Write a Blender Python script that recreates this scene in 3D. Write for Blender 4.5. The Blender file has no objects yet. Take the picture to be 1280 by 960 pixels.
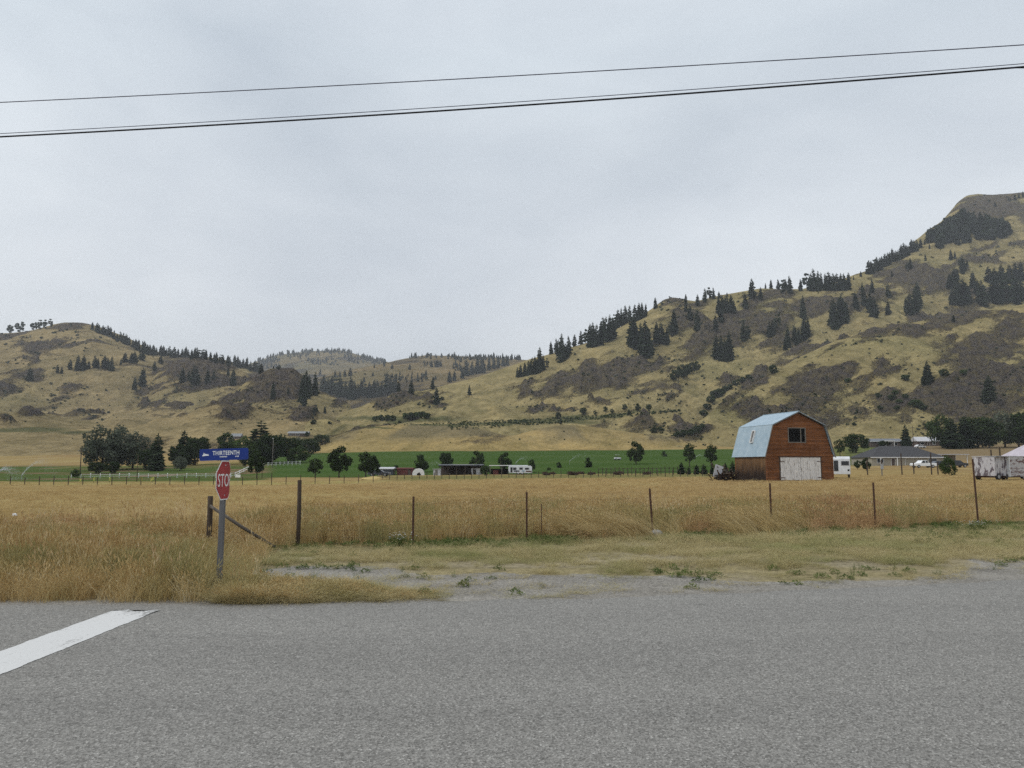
import bpy, bmesh, math, random
import numpy as np
from mathutils import Vector, Matrix
from mathutils.bvhtree import BVHTree

random.seed(7)
rng = np.random.default_rng(11)
scene = bpy.context.scene
C = scene.collection
R = math.radians

# ------------------------------------------------------------------ camera
IMW, IMH, F, CAMZ = 1280.0, 960.0, 924.0, 1.8
PITCH = math.atan(103.0 / F)
cP, sP = math.cos(PITCH), math.sin(PITCH)
cam_d = bpy.data.cameras.new('camera')
cam = bpy.data.objects.new('camera', cam_d)
C.objects.link(cam)
cam.location = (0, 0, CAMZ)
cam.rotation_euler = (math.pi / 2 + PITCH, 0, 0)
cam_d.sensor_width = 36.0
cam_d.lens = 36.0 * F / IMW
cam_d.clip_start = 0.1
cam_d.clip_end = 30000
scene.camera = cam


def ray(px, py):
    u = (px - 640.0) / F
    v = -(py - 480.0) / F
    return u, cP - v * sP, sP + v * cP


def at(px, py, Y):
    u, w, h = ray(px, py)
    k = Y / w
    return Vector((u * k, Y, CAMZ + h * k))


def onz(px, py, z=0.0):
    u, w, h = ray(px, py)
    k = (z - CAMZ) / h
    return Vector((u * k, w * k, z))


def proj(x, y, z):
    dep = y * cP + (z - CAMZ) * sP
    up = -y * sP + (z - CAMZ) * cP
    dep = np.where(np.abs(dep) < 1e-6, 1e-6, dep)
    return 640 + F * x / dep, 480 - F * up / dep


# ------------------------------------------------------------------ noise
def _h(ix, iy, s):
    n = (ix.astype(np.int64) * 374761393 + iy.astype(np.int64) * 668265263 + s * 974711) & 0xffffffff
    n = ((n ^ (n >> 13)) * 1274126177) & 0xffffffff
    n = (n ^ (n >> 16)) & 0xffffffff
    return n / 4294967295.0


def vnoise(x, y, s=0):
    x = np.asarray(x, float); y = np.asarray(y, float)
    ix = np.floor(x); iy = np.floor(y)
    fx = x - ix; fy = y - iy
    fx = fx * fx * fx * (fx * (fx * 6 - 15) + 10)
    fy = fy * fy * fy * (fy * (fy * 6 - 15) + 10)
    a = _h(ix, iy, s); b = _h(ix + 1, iy, s); c = _h(ix, iy + 1, s); d = _h(ix + 1, iy + 1, s)
    return (a + (b - a) * fx) * (1 - fy) + (c + (d - c) * fx) * fy


def fbm(x, y, s=0, o=4):
    t = 0; a = 0.5; n = 0
    for i in range(o):
        t = t + a * vnoise(x * 2 ** i + 17.3 * i, y * 2 ** i - 9.1 * i, s + i)
        n += a; a *= 0.5
    return t / n


def ridged(x, y, s=0, o=3):
    t = 0; a = 0.5; n = 0
    for i in range(o):
        t = t + a * (1 - np.abs(2 * vnoise(x * 2 ** i, y * 2 ** i, s + i) - 1)); n += a; a *= 0.5
    return t / n


def sstep(a, b, x):
    t = np.clip((x - a) / (b - a), 0, 1)
    return t * t * (3 - 2 * t)


# ------------------------------------------------------------------ objects
def tag(o, label=None, cat=None, group=None, kind=None):
    if label: o['label'] = label
    if cat: o['category'] = cat
    if group: o['group'] = group
    if kind: o['kind'] = kind
    return o


def thing(name, label, cat, loc=(0, 0, 0), rz=0.0, group=None):
    o = bpy.data.objects.new(name, None)
    C.objects.link(o)
    o.empty_display_size = 0.2
    o.location = loc
    o.rotation_euler = (0, 0, rz)
    return tag(o, label, cat, group)


def link_mesh(name, me, mat=None, parent=None):
    o = bpy.data.objects.new(name, me)
    C.objects.link(o)
    if mat is not None:
        for m in (mat if isinstance(mat, (list, tuple)) else [mat]):
            me.materials.append(m)
    if parent is not None:
        o.parent = parent
    return o


class MB:
    """collects simple shapes into one mesh"""
    def __init__(self):
        self.v = []; self.f = []; self.m = []

    def add(self, vs, fs, mi=0):
        b = len(self.v)
        self.v += [tuple(p) for p in vs]
        self.f += [tuple(i + b for i in f) for f in fs]
        self.m += [mi] * len(fs)
        return self

    def box(self, x0, x1, y0, y1, z0, z1, mi=0, M=None):
        vs = [Vector((x, y, z)) for z in (z0, z1) for y in (y0, y1) for x in (x0, x1)]
        if M is not None: vs = [M @ p for p in vs]
        return self.add(vs, [(0, 2, 3, 1), (4, 5, 7, 6), (0, 1, 5, 4), (2, 6, 7, 3), (0, 4, 6, 2), (1, 3, 7, 5)], mi)

    def bar(self, a, b, w, d=None, mi=0):
        a = Vector(a); b = Vector(b); d = d or w
        ax = (b - a); L = ax.length; q = ax.to_track_quat('Z', 'Y').to_matrix().to_4x4()
        return self.box(-w / 2, w / 2, -d / 2, d / 2, 0, L, mi, Matrix.Translation(a) @ q)

    def tube(self, pts, r, n=8, mi=0, cap=True):
        pts = [Vector(p) for p in pts]
        rs = r if isinstance(r, (list, tuple)) else [r] * len(pts)
        vs = []; fs = []
        up = None
        for i, p in enumerate(pts):
            t = (pts[min(i + 1, len(pts) - 1)] - pts[max(i - 1, 0)]).normalized()
            if up is None:
                up = t.orthogonal().normalized()
            s = t.cross(up).normalized(); up = s.cross(t).normalized()
            for k in range(n):
                a = 2 * math.pi * k / n
                vs.append(p + (up * math.cos(a) + s * math.sin(a)) * rs[i])
        for i in range(len(pts) - 1):
            for k in range(n):
                k2 = (k + 1) % n
                fs.append((i * n + k, i * n + k2, (i + 1) * n + k2, (i + 1) * n + k))
        if cap:
            fs.append(tuple(range(n))[::-1]); fs.append(tuple((len(pts) - 1) * n + k for k in range(n)))
        return self.add(vs, fs, mi)

    def prism(self, poly, axis, a, b, mi=0):
        """extrude a 2D polygon along an axis ('x','y' or 'z') from a to b"""
        def P(p, t):
            return {'x': (t, p[0], p[1]), 'y': (p[0], t, p[1]), 'z': (p[0], p[1], t)}[axis]
        n = len(poly)
        vs = [P(p, a) for p in poly] + [P(p, b) for p in poly]
        fs = [tuple(range(n))[::-1], tuple(range(n, 2 * n))]
        fs += [(i, (i + 1) % n, n + (i + 1) % n, n + i) for i in range(n)]
        return self.add(vs, fs, mi)

    def mesh(self, name, smooth=False, fix=True):
        me = bpy.data.meshes.new(name)
        me.from_pydata(self.v, [], self.f)
        if any(self.m): me.polygons.foreach_set('material_index', self.m)
        if fix:
            bm = bmesh.new(); bm.from_mesh(me)
            bmesh.ops.recalc_face_normals(bm, faces=bm.faces)
            bm.to_mesh(me); bm.free()
        if smooth: me.polygons.foreach_set('use_smooth', [True] * len(me.polygons))
        return me

    def build(self, name, mat, parent=None, smooth=False, bevel=0.0):
        o = link_mesh(name, self.mesh(name, smooth), mat, parent)
        if bevel:
            b = o.modifiers.new('bevel', 'BEVEL'); b.width = bevel; b.segments = 2; b.limit_method = 'ANGLE'
        return o


def plate_holes(outline, holes, th, axis='y', base=0.0):
    """flat plate in the xz (axis y) or yz plane with rectangular openings, given thickness"""
    bm = bmesh.new()
    def P(p): return (p[0], base, p[1]) if axis == 'y' else (base, p[0], p[1])
    for loop in [outline] + holes:
        vs = [bm.verts.new(P(p)) for p in loop]
        for i in range(len(vs)): bm.edges.new((vs[i], vs[(i + 1) % len(vs)]))
    bmesh.ops.triangle_fill(bm, use_beauty=True, edges=bm.edges[:])
    r = bmesh.ops.extrude_face_region(bm, geom=bm.faces[:])
    d = Vector((0, th, 0)) if axis == 'y' else Vector((th, 0, 0))
    bmesh.ops.translate(bm, verts=[g for g in r['geom'] if isinstance(g, bmesh.types.BMVert)], vec=d)
    bmesh.ops.recalc_face_normals(bm, faces=bm.faces)
    me = bpy.data.meshes.new('plate'); bm.to_mesh(me); bm.free()
    return me


def rect(x0, x1, z0, z1): return [(x0, z0), (x1, z0), (x1, z1), (x0, z1)]


# ------------------------------------------------------------------ materials
class NT:
    def __init__(self, name):
        self.mat = bpy.data.materials.new(name); self.mat.use_nodes = True
        self.t = self.mat.node_tree; self.n = self.t.nodes; self.l = self.t.links
        self.n.clear()
        self.out = self.n.new('ShaderNodeOutputMaterial')

    def new(self, typ, **kw):
        n = self.n.new('ShaderNode' + typ)
        for k, v in kw.items(): setattr(n, k, v)
        return n

    def link(self, a, b): self.l.new(a, b)

    def coord(self, kind='Object', scale=(1, 1, 1), rot=(0, 0, 0)):
        if kind == 'World':
            src = self.new('NewGeometry').outputs['Position']
        else:
            src = self.new('TexCoord').outputs[kind]
        m = self.new('Mapping'); m.inputs['Scale'].default_value = scale; m.inputs['Rotation'].default_value = rot
        self.link(src, m.inputs['Vector'])
        return m.outputs['Vector']

    def noise(self, vec, scale, detail=4, rough=0.55, dist=0.0):
        n = self.new('TexNoise'); n.inputs['Scale'].default_value = scale; n.inputs['Detail'].default_value = detail
        n.inputs['Roughness'].default_value = rough; n.inputs['Distortion'].default_value = dist
        if vec is not None: self.link(vec, n.inputs['Vector'])
        return n.outputs['Fac']

    def ramp(self, fac, stops, interp='LINEAR'):
        r = self.new('ValToRGB'); cr = r.color_ramp; cr.interpolation = interp
        while len(cr.elements) < len(stops): cr.elements.new(0.5)
        for e, (p, c) in zip(cr.elements, stops):
            e.position = p
            e.color = (c, c, c, 1) if isinstance(c, (int, float)) else (*c, 1)
        self.link(fac, r.inputs['Fac'])
        return r.outputs['Color']

    def mix(self, fac, a, b, mode='MIX'):
        m = self.new('Mix', data_type='RGBA', blend_type=mode)
        for sock, v in ((m.inputs['Factor'], fac), (m.inputs[6], a), (m.inputs[7], b)):
            if hasattr(v, 'links') or hasattr(v, 'is_linked'): self.link(v, sock)
            elif isinstance(v, (int, float)): sock.default_value = v if sock.type == 'VALUE' else (v, v, v, 1)
            else: sock.default_value = (*v, 1)
        return m.outputs[2]

    def math(self, op, a, b=0.0, clamp=False):
        m = self.new('Math', operation=op); m.use_clamp = clamp
        for s, v in zip(m.inputs, (a, b)):
            if hasattr(v, 'is_linked'): self.link(v, s)
            else: s.default_value = v
        return m.outputs[0]

    def attr(self, name, out='Fac'):
        a = self.new('Attribute'); a.attribute_name = name
        return a.outputs[out]

    def bsdf(self, col, rough=0.8, metal=0.0, bump=None, bstr=0.3, bdist=0.02, spec=0.3, **kw):
        b = self.new('BsdfPrincipled')
        if hasattr(col, 'is_linked'): self.link(col, b.inputs['Base Color'])
        else: b.inputs['Base Color'].default_value = (*col, 1)
        if hasattr(rough, 'is_linked'): self.link(rough, b.inputs['Roughness'])
        else: b.inputs['Roughness'].default_value = rough
        b.inputs['Metallic'].default_value = metal
        b.inputs['Specular IOR Level'].default_value = spec
        if bump is not None:
            bn = self.new('Bump'); bn.inputs['Strength'].default_value = bstr; bn.inputs['Distance'].default_value = bdist
            self.link(bump, bn.inputs['Height']); self.link(bn.outputs['Normal'], b.inputs['Normal'])
        self.link(b.outputs[0], self.out.inputs['Surface'])
        return self.mat


def mat_plain(name, col, rough=0.7, var=0.25, scale=6.0, metal=0.0, spec=0.3, bump=0.15, coord='Object', stretch=(1, 1, 1)):
    t = NT(name); v = t.coord(coord, stretch)
    n = t.noise(v, scale, 5)
    dark = tuple(c * (1 - var) for c in col); light = tuple(min(1, c * (1 + var)) for c in col)
    colr = t.ramp(n, [(0.3, dark), (0.7, light)])
    return t.bsdf(colr, rough, metal, bump=n, bstr=bump, bdist=0.02, spec=spec)


def mat_wood(name, c1, c2, stretch=(8, 8, 0.6), scale=3.0, plank=None, plank_axis='X', stain=None):
    """weathered wood; planks give thin dark joints along an axis; stain = (colour, z0, z1) scorched foot"""
    t = NT(name); v = t.coord('Object', stretch)
    n = t.noise(v, scale, 6, 0.65)
    col = t.ramp(n, [(0.28, c1), (0.72, c2)])
    big = t.noise(t.coord('Object'), 0.7, 3)
    col = t.mix(t.ramp(big, [(0.35, 0.0), (0.75, 0.55)]), col, tuple(c * 0.6 for c in c1))
    bumph = n
    if plank:
        sp = t.new('SeparateXYZ'); t.link(t.new('TexCoord').outputs['Object'], sp.inputs[0])
        x = t.math('MULTIPLY', sp.outputs[plank_axis], 1.0 / plank)
        fr = t.math('FRACT', x)
        cell = t.math('FLOOR', x)
        wn = t.new('TexWhiteNoise', noise_dimensions='1D'); t.link(cell, wn.inputs['W'])
        col = t.mix(t.math('MULTIPLY', wn.outputs['Value'], 0.45), col, tuple(c * 0.45 for c in c1))
        gap = t.math('LESS_THAN', fr, 0.07)
        col = t.mix(t.math('MULTIPLY', gap, 0.8), col, (0.012, 0.009, 0.007))
    if stain:
        sc, z0, z1 = stain
        sp2 = t.new('SeparateXYZ'); t.link(t.new('TexCoord').outputs['Object'], sp2.inputs[0])
        nz = t.noise(t.coord('Object', (2.2, 2.2, 0.5)), 1.6, 5)
        zz = t.math('ADD', sp2.outputs['Z'], t.math('MULTIPLY', t.math('SUBTRACT', nz, 0.5), 2.4))
        mr = t.new('MapRange'); mr.inputs[1].default_value = z0; mr.inputs[2].default_value = z1
        mr.inputs[3].default_value = 0.92; mr.inputs[4].default_value = 0.0
        t.link(zz, mr.inputs[0])
        col = t.mix(mr.outputs[0], col, sc)
    return t.bsdf(col, 0.85, bump=bumph, bstr=0.35, bdist=0.02, spec=0.15)


M = {}
M['steel'] = mat_plain('galvanised steel', (0.36, 0.37, 0.38), 0.5, 0.2, 9, metal=0.5)
M['rust'] = mat_plain('rusty steel', (0.085, 0.045, 0.03), 0.85, 0.4, 25)
M['darkwood'] = mat_wood('dark weathered post', (0.045, 0.032, 0.025), (0.11, 0.085, 0.065))
M['greywood'] = mat_wood('grey weathered wood', (0.13, 0.12, 0.105), (0.27, 0.25, 0.22))
M['signred'] = mat_plain('sign red', (0.33, 0.045, 0.05), 0.6, 0.2, 4, bump=0.03)
M['signblue'] = mat_plain('sign blue', (0.012, 0.035, 0.20), 0.45, 0.12, 5, bump=0.02)
M['signwhite'] = mat_plain('sign white', (0.72, 0.73, 0.72), 0.5, 0.06, 6, bump=0.02)
M['white'] = mat_plain('white paint', (0.70, 0.70, 0.69), 0.5, 0.1, 3)
M['glass'] = mat_plain('dark window glass', (0.012, 0.014, 0.016), 0.08, 0.1, 3, spec=0.5, bump=0.0)
M['black'] = mat_plain('black rubber', (0.015, 0.015, 0.016), 0.8, 0.3, 20)
M['wire'] = mat_plain('wire', (0.10, 0.095, 0.09), 0.6, 0.2, 9, metal=0.4)
M['cable'] = mat_plain('black cable', (0.012, 0.012, 0.016), 0.7, 0.2, 4)
M['cablegrey'] = mat_plain('grey blue cable', (0.05, 0.05, 0.085), 0.6, 0.2, 4)
M['roofgrey'] = mat_plain('grey shingles', (0.075, 0.075, 0.08), 0.9, 0.3, 5)
M['beige'] = mat_plain('beige siding', (0.30, 0.275, 0.22), 0.8, 0.1, 3)
M['brownwall'] = mat_plain('brown siding', (0.10, 0.075, 0.065), 0.8, 0.25, 2)
M['redshed'] = mat_plain('faded red boards', (0.13, 0.04, 0.035), 0.85, 0.3, 2)
M['palemetal'] = mat_plain('pale sheet metal', (0.46, 0.46, 0.48), 0.5, 0.15, 2)
M['lilacmetal'] = mat_plain('pale lilac metal', (0.44, 0.40, 0.44), 0.5, 0.12, 2)
M['lamp'] = mat_plain('clear lamp lens', (0.6, 0.6, 0.6), 0.2, 0.05, 4, spec=0.5)
M['redlamp'] = mat_plain('red lamp lens', (0.3, 0.02, 0.02), 0.25, 0.05, 4, spec=0.5)
M['trailerwhite'] = mat_plain('trailer white', (0.62, 0.64, 0.66), 0.4, 0.1, 1.5)
M['carwhite'] = mat_plain('car white', (0.74, 0.75, 0.76), 0.25, 0.03, 2, spec=0.5, bump=0)
M['carblack'] = mat_plain('car black', (0.012, 0.012, 0.015), 0.22, 0.1, 2, spec=0.5, bump=0)
M['cargrey'] = mat_plain('car grey', (0.05, 0.055, 0.07), 0.25, 0.1, 2, spec=0.5, bump=0)
M['bark'] = mat_wood('bark', (0.035, 0.027, 0.022), (0.10, 0.08, 0.065), (6, 6, 1))
M['stone'] = mat_plain('grey stone', (0.26, 0.26, 0.255), 0.9, 0.3, 7, bump=0.5)
HAZE, EXPO, DENOISE = True, 0.0, False

# ------------------------------------------------------------------ ground
GD = [30, 110, 175, 330, 600, 9000]
GP = {
    110: [(0, 606), (300, 606), (480, 603), (640, 600), (800, 599), (1000, 597.5), (1280, 594)],
    175: [(0, 597), (300, 595), (480, 594), (640, 593), (800, 592), (1000, 589), (1100, 585), (1280, 584)],
    330: [(-200, 574), (0, 574), (110, 572), (300, 570), (400, 566), (480, 564), (640, 563), (800, 562), (1000, 560), (1100, 557), (1280, 555.5)],
    600: [(0, 560), (400, 558), (1280, 552)],
}


def zpy(py, d):  # height of a point seen at image row py at depth d on the optical axis
    v = -(py - 480.0) / F
    return CAMZ + (sP + v * cP) / (cP - v * sP) * d


def gz(x, y):
    x = np.asarray(x, float); y = np.asarray(y, float)
    yy = np.maximum(y, 1.0)
    px = 640 + F * np.clip(x / np.maximum(yy, 30), -1.2, 1.2) / cP
    zs = [np.zeros_like(px)]
    for d in GD[1:5]:
        pts = GP[d]
        py = np.interp(px, [p[0] for p in pts], [p[1] for p in pts])
        zs.append(zpy(py, d))
    zs.append(zs[-1] + 4)
    z = np.zeros_like(px)
    for i in range(5):
        a, b = GD[i], GD[i + 1]
        t = np.clip((y - a) / (b - a), 0, 1)
        if i == 0: t = t * t * (3 - 2 * t)
        z = z + (zs[i + 1] - zs[i]) * t
    # roadside undulation and the bumps of a rough pasture
    edge = sstep(11.5, 15, y)
    z = z + edge * ((fbm(x / 4.0, y / 4.0, 3, 3) - 0.5) * 0.14 + (fbm(x / 25, y / 25, 5, 2) - 0.5) * 0.25 * sstep(25, 60, y))
    return z


ROAD = [(-100, 757.5), (0, 756.5), (200, 756.5), (330, 755.5), (480, 754), (640, 750), (800, 746), (960, 741), (1120, 733), (1280, 724), (1400, 717)]
ROADXY = [onz(*p) for p in ROAD]
FENCEB = [(0, 694), (260, 689), (372, 683), (516, 680), (658, 673), (815, 668), (965, 662), (1095, 660), (1222, 655), (1400, 648)]
GRAV_T = [(300, 711), (480, 711), (640, 714), (800, 717), (960, 717), (1120, 709), (1280, 699), (1400, 692)]
_i = lambda pts, px: np.interp(px, [p[0] for p in pts], [p[1] for p in pts])


def axis_steps(lo, hi, fine_lo, fine_hi, step, g):
    a = list(np.arange(fine_lo, fine_hi, step))
    x = fine_hi
    while x < hi: a.append(x); x += max(step, g * abs(x - fine_hi) + step)
    a.append(hi)
    x = fine_lo - step; b = []
    while x > lo: b.append(x); x -= max(step, g * abs(x - fine_lo) + step)
    b.append(lo)
    return np.array(b[::-1] + a)


gx = axis_steps(-3500, 3500, -20, 30, 0.3, 0.022)
gy = axis_steps(-400, 7000, 8, 30, 0.22, 0.022)
X, Y = np.meshgrid(gx, gy)
Z = gz(X, Y)


def grid_mesh(name, X, Y, Z, smooth=True):
    ny, nx = X.shape
    co = np.stack([X, Y, Z], -1).reshape(-1, 3).astype(np.float32)
    idx = np.arange(nx * ny).reshape(ny, nx)
    q = np.stack([idx[:-1, :-1], idx[:-1, 1:], idx[1:, 1:], idx[1:, :-1]], -1).reshape(-1, 4)
    me = bpy.data.meshes.new(name)
    me.vertices.add(len(co)); me.vertices.foreach_set('co', co.ravel())
    me.loops.add(q.size); me.loops.foreach_set('vertex_index', q.ravel().astype(np.int32))
    me.polygons.add(len(q)); me.polygons.foreach_set('loop_start', np.arange(0, q.size, 4, dtype=np.int32))
    me.polygons.foreach_set('use_smooth', np.ones(len(q), bool) if smooth else np.zeros(len(q), bool))
    me.update(calc_edges=True); me.validate()
    return me


def fattr(me, name, arr):
    a = me.attributes.new(name, 'FLOAT', 'POINT'); a.data.foreach_set('value', np.asarray(arr, np.float32).ravel())


def cattr(me, name, arr):
    a = me.attributes.new(name, 'FLOAT_COLOR', 'POINT')
    c = np.concatenate([arr.reshape(-1, 3), np.ones((arr.reshape(-1, 3).shape[0], 1))], 1).astype(np.float32)
    a.data.foreach_set('color', c.ravel())


def lerp(a, b, t): return a + (b - a) * t[..., None]


def cover(x, y):
    """land cover of the ground sheet: (colour, gravel)"""
    px, py = proj(x, y, gz(x, y))
    px = np.where(y < 4, 640 + 60 * x, px); py = np.where(y < 4, 900, py)
    n1 = fbm(x / 9, y / 9, 21); n2 = fbm(x / 2.2, y / 2.2, 31); n3 = fbm(x / 30, y / 55, 41)
    wob = (n1 - 0.5)
    col = np.ones(x.shape + (3,)) * np.array([0.285, 0.210, 0.092])
    col = lerp(col, np.array([0.25, 0.17, 0.08]), sstep(0.5, 0.68, n3) * 0.8)
    col = lerp(col, np.array([0.335, 0.265, 0.122]), sstep(0.55, 0.75, fbm(x / 14, y / 26, 51)) * 0.7)
    # verge between fence foot and road
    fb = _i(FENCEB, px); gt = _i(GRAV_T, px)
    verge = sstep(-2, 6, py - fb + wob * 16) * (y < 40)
    col = lerp(col, np.array([0.25, 0.212, 0.122]), verge)
    col = lerp(col, np.array([0.185, 0.19, 0.075]), verge * sstep(0.52, 0.62, n1) * 0.8)
    col = lerp(col, np.array([0.27, 0.235, 0.165]), verge * sstep(0.50, 0.60, fbm(x / 2.6, y / 1.0, 91)) * 0.75)
    col = lerp(col, np.array([0.095, 0.085, 0.045]), sstep(0.0, 1.0, 1 - np.abs(py - fb - 3) / 8) * (y < 40) * 0.85)  # dark undergrowth and its shadow line along the fence foot, put into the colour
    # gravel pull-off
    gr = sstep(-5, 6, py - gt + (n2 - 0.5) * 46 + wob * 30) * sstep(270, 345, px + wob * 160 + (n2-.5)*60) * (y < 40) * (y > 3)
    gr = np.maximum(gr, ((y <= 9.0)).astype(float))
    gr = np.maximum(gr, sstep(-3, 2, py - _i(ROAD, px) + 6) * (y < 14) * 0.8)
    # strip of weeds at the pasture's far edge, irrigated field, lawns
    t = px
    weeds = sstep(110, 118, y + wob * 14) * (1 - sstep(158, 166, y)) * sstep(455, 520, t) * (1 - sstep(880, 960, t))
    col = lerp(col, np.array([0.15, 0.142, 0.055]), weeds * 0.9)
    col = lerp(col, np.array([0.30, 0.255, 0.10]), sstep(100, 108, y) * (1 - sstep(120, 128, y + wob * 10)) * (1 - sstep(440, 500, t)))
    lush = np.array([0.050, 0.088, 0.022])
    gfield = sstep(150, 160, y - 14 * (t > 470) * (t < 900) + wob * 8) * (1 - sstep(322, 330, y + wob * 4)) * sstep(318, 334, t - (y - 160) * 0.08) * (1 - sstep(1035, 1060, t))
    left = sstep(126, 134, y + wob * 14) * (1 - sstep(225, 250, y + wob * 50)) * (1 - sstep(325, 345, t))
    col = lerp(col, lush, np.maximum(gfield, left * 0.9))
    streak = fbm(x / 60, y / 5.5, 61)
    col = lerp(col, np.array([0.068, 0.104, 0.03]), np.maximum(gfield, left) * sstep(0.45, 0.65, streak) * 0.7)
    dirt = left * sstep(0.57, 0.63, fbm(x / 18, y / 7, 71)) * sstep(140, 150, y)
    col = lerp(col, np.array([0.17, 0.12, 0.07]), dirt)
    rb = sstep(195, 215, y) * sstep(1060, 1110, t)
    col = lerp(col, np.array([0.20, 0.15, 0.085]), rb)
    rg = sstep(185, 195, y) * (1 - sstep(330, 345, y)) * sstep(1046, 1058, t) * (1 - sstep(1095, 1112, t - (y - 190) * 0.05))
    col = lerp(col, np.array([0.07, 0.105, 0.035]), rg * 0.8)
    return col, gr


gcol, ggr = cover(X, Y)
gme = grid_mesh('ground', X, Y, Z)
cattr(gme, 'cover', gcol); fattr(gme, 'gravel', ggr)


def ground_mat():
    t = NT('pasture and verge')
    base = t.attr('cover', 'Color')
    w = t.coord('World')
    fine = t.noise(w, 9, 6, 0.7)
    streaky = t.noise(t.coord('World', (0.35, 1.6, 1)), 1.1, 6, 0.65)
    fa = t.ramp(fine, [(0.25, 0.45), (0.75, 1.5)]); sb = t.ramp(streaky, [(0.3, 0.78), (0.72, 1.2)])
    c = t.mix(1.0, base, fa, 'MULTIPLY'); c = t.mix(1.0, c, sb, 'MULTIPLY')
    vo = t.new('TexVoronoi'); vo.inputs['Scale'].default_value = 38; t.link(w, vo.inputs['Vector'])
    gcol = t.ramp(vo.outputs['Color'], [(0.0, (0.155, 0.146, 0.130)), (0.5, (0.262, 0.246, 0.219)), (0.92, (0.34, 0.322, 0.288)), (1.0, (0.48, 0.46, 0.42))])
    gn = t.ramp(t.noise(w, 0.9, 5), [(0.3, 0.75), (0.7, 1.15)])
    gcol = t.mix(1.0, gcol, gn, 'MULTIPLY')
    gm = t.math('ADD', t.attr('gravel'), t.math('MULTIPLY', t.math('SUBTRACT', t.noise(w, 5, 6, 0.7), 0.5), 1.1))
    gmask = t.ramp(gm, [(0.42, 0.0), (0.6, 1.0)])
    col = t.mix(gmask, c, gcol)
    h = t.mix(gmask, fine, vo.outputs['Distance'])
    return t.bsdf(col, 0.95, bump=h, bstr=0.6, bdist=0.03, spec=0.0)


ground = link_mesh('ground', gme, ground_mat())
tag(ground, 'dry golden pasture, roadside verge and irrigated green field as one ground sheet', kind='structure')


# ------------------------------------------------------------------ road and stop bar
def road_mat():
    t = NT('worn asphalt'); w = t.coord('World')
    v1 = t.new('TexVoronoi'); v1.inputs['Scale'].default_value = 75; t.link(w, v1.inputs['Vector'])
    agg = t.ramp(v1.outputs['Color'], [(0.0, (0.095, 0.092, 0.085)), (0.45, (0.205, 0.199, 0.185)), (0.8, (0.285, 0.277, 0.258)), (1.0, (0.48, 0.47, 0.44))])
    n2 = t.noise(w, 140, 3, 0.7)
    c = t.mix(1.0, agg, t.ramp(n2, [(0.3, 0.6), (0.7, 1.4)]), 'MULTIPLY')
    big = t.noise(t.coord('World', (0.25, 1, 1)), 0.8, 5, 0.6)
    c = t.mix(1.0, c, t.ramp(big, [(0.3, 0.94), (0.7, 1.07)]), 'MULTIPLY')
    mid = t.noise(w, 9, 4, 0.6)
    c = t.mix(1.0, c, t.ramp(mid, [(0.3, 0.93), (0.7, 1.07)]), 'MULTIPLY')
    pth = t.noise(t.coord('World', (0.04, 0.75, 1)), 1.0, 3, 0.5)
    c = t.mix(1.0, c, t.ramp(pth, [(0.35, (0.96, 0.955, 0.95)), (0.65, (1.04, 1.035, 1.025))]), 'MULTIPLY')
    vd = t.new('TexVoronoi', feature='DISTANCE_TO_EDGE'); vd.inputs['Scale'].default_value = 0.17
    dv = t.new('VectorMath', operation='ADD'); nn = t.new('TexNoise'); nn.inputs['Scale'].default_value = 1.7; nn.inputs['Detail'].default_value = 6; t.link(w, nn.inputs['Vector'])
    t.link(w, dv.inputs[0]); t.link(nn.outputs['Color'], dv.inputs[1]); t.link(dv.outputs[0], vd.inputs['Vector'])
    cr = t.ramp(vd.outputs['Distance'], [(0.0, 0.38), (0.0035, 0.0)])
    c = t.mix(t.math('MULTIPLY', cr, t.ramp(t.noise(w, 0.45, 3), [(0.5, 0.0), (0.62, 1.0)])), c, (0.05, 0.048, 0.045))
    h = t.math('ADD', v1.outputs['Distance'], n2)
    return t.bsdf(c, 0.9, bump=h, bstr=0.7, bdist=0.008, spec=0.2)


rx = np.concatenate([np.arange(-70, -14, 4), np.arange(-14, 18, 0.12), np.arange(18, 90, 4)])
exx = [p.x for p in ROADXY]; exy = [p.y for p in ROADXY]
def road_edge(x):
    e = np.interp(x, exx, exy)
    e = np.where(x < exx[0], exy[0] + (x - exx[0]) * 0.01, e)
    e = np.where(x > exx[-1], exy[-1] + (x - exx[-1]) * 0.2, e)
    return e + (fbm(x / 0.8, x * 0 + 3, 9, 4) - 0.5) * 0.30
re_ = road_edge(rx)
fr = np.array([0, 0.2, 0.45, 0.7, 0.85, 0.95, 1.0])
RX = np.tile(rx, (len(fr), 1)); RY = -7.5 + (re_[None, :] + 7.5) * fr[:, None]
RZ = np.full(RX.shape, 0.028); RZ[-1] = 0.004
road = link_mesh('road', grid_mesh('road', RX, RY, RZ), road_mat())
tag(road, 'worn grey asphalt road across the foreground', kind='structure')


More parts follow.
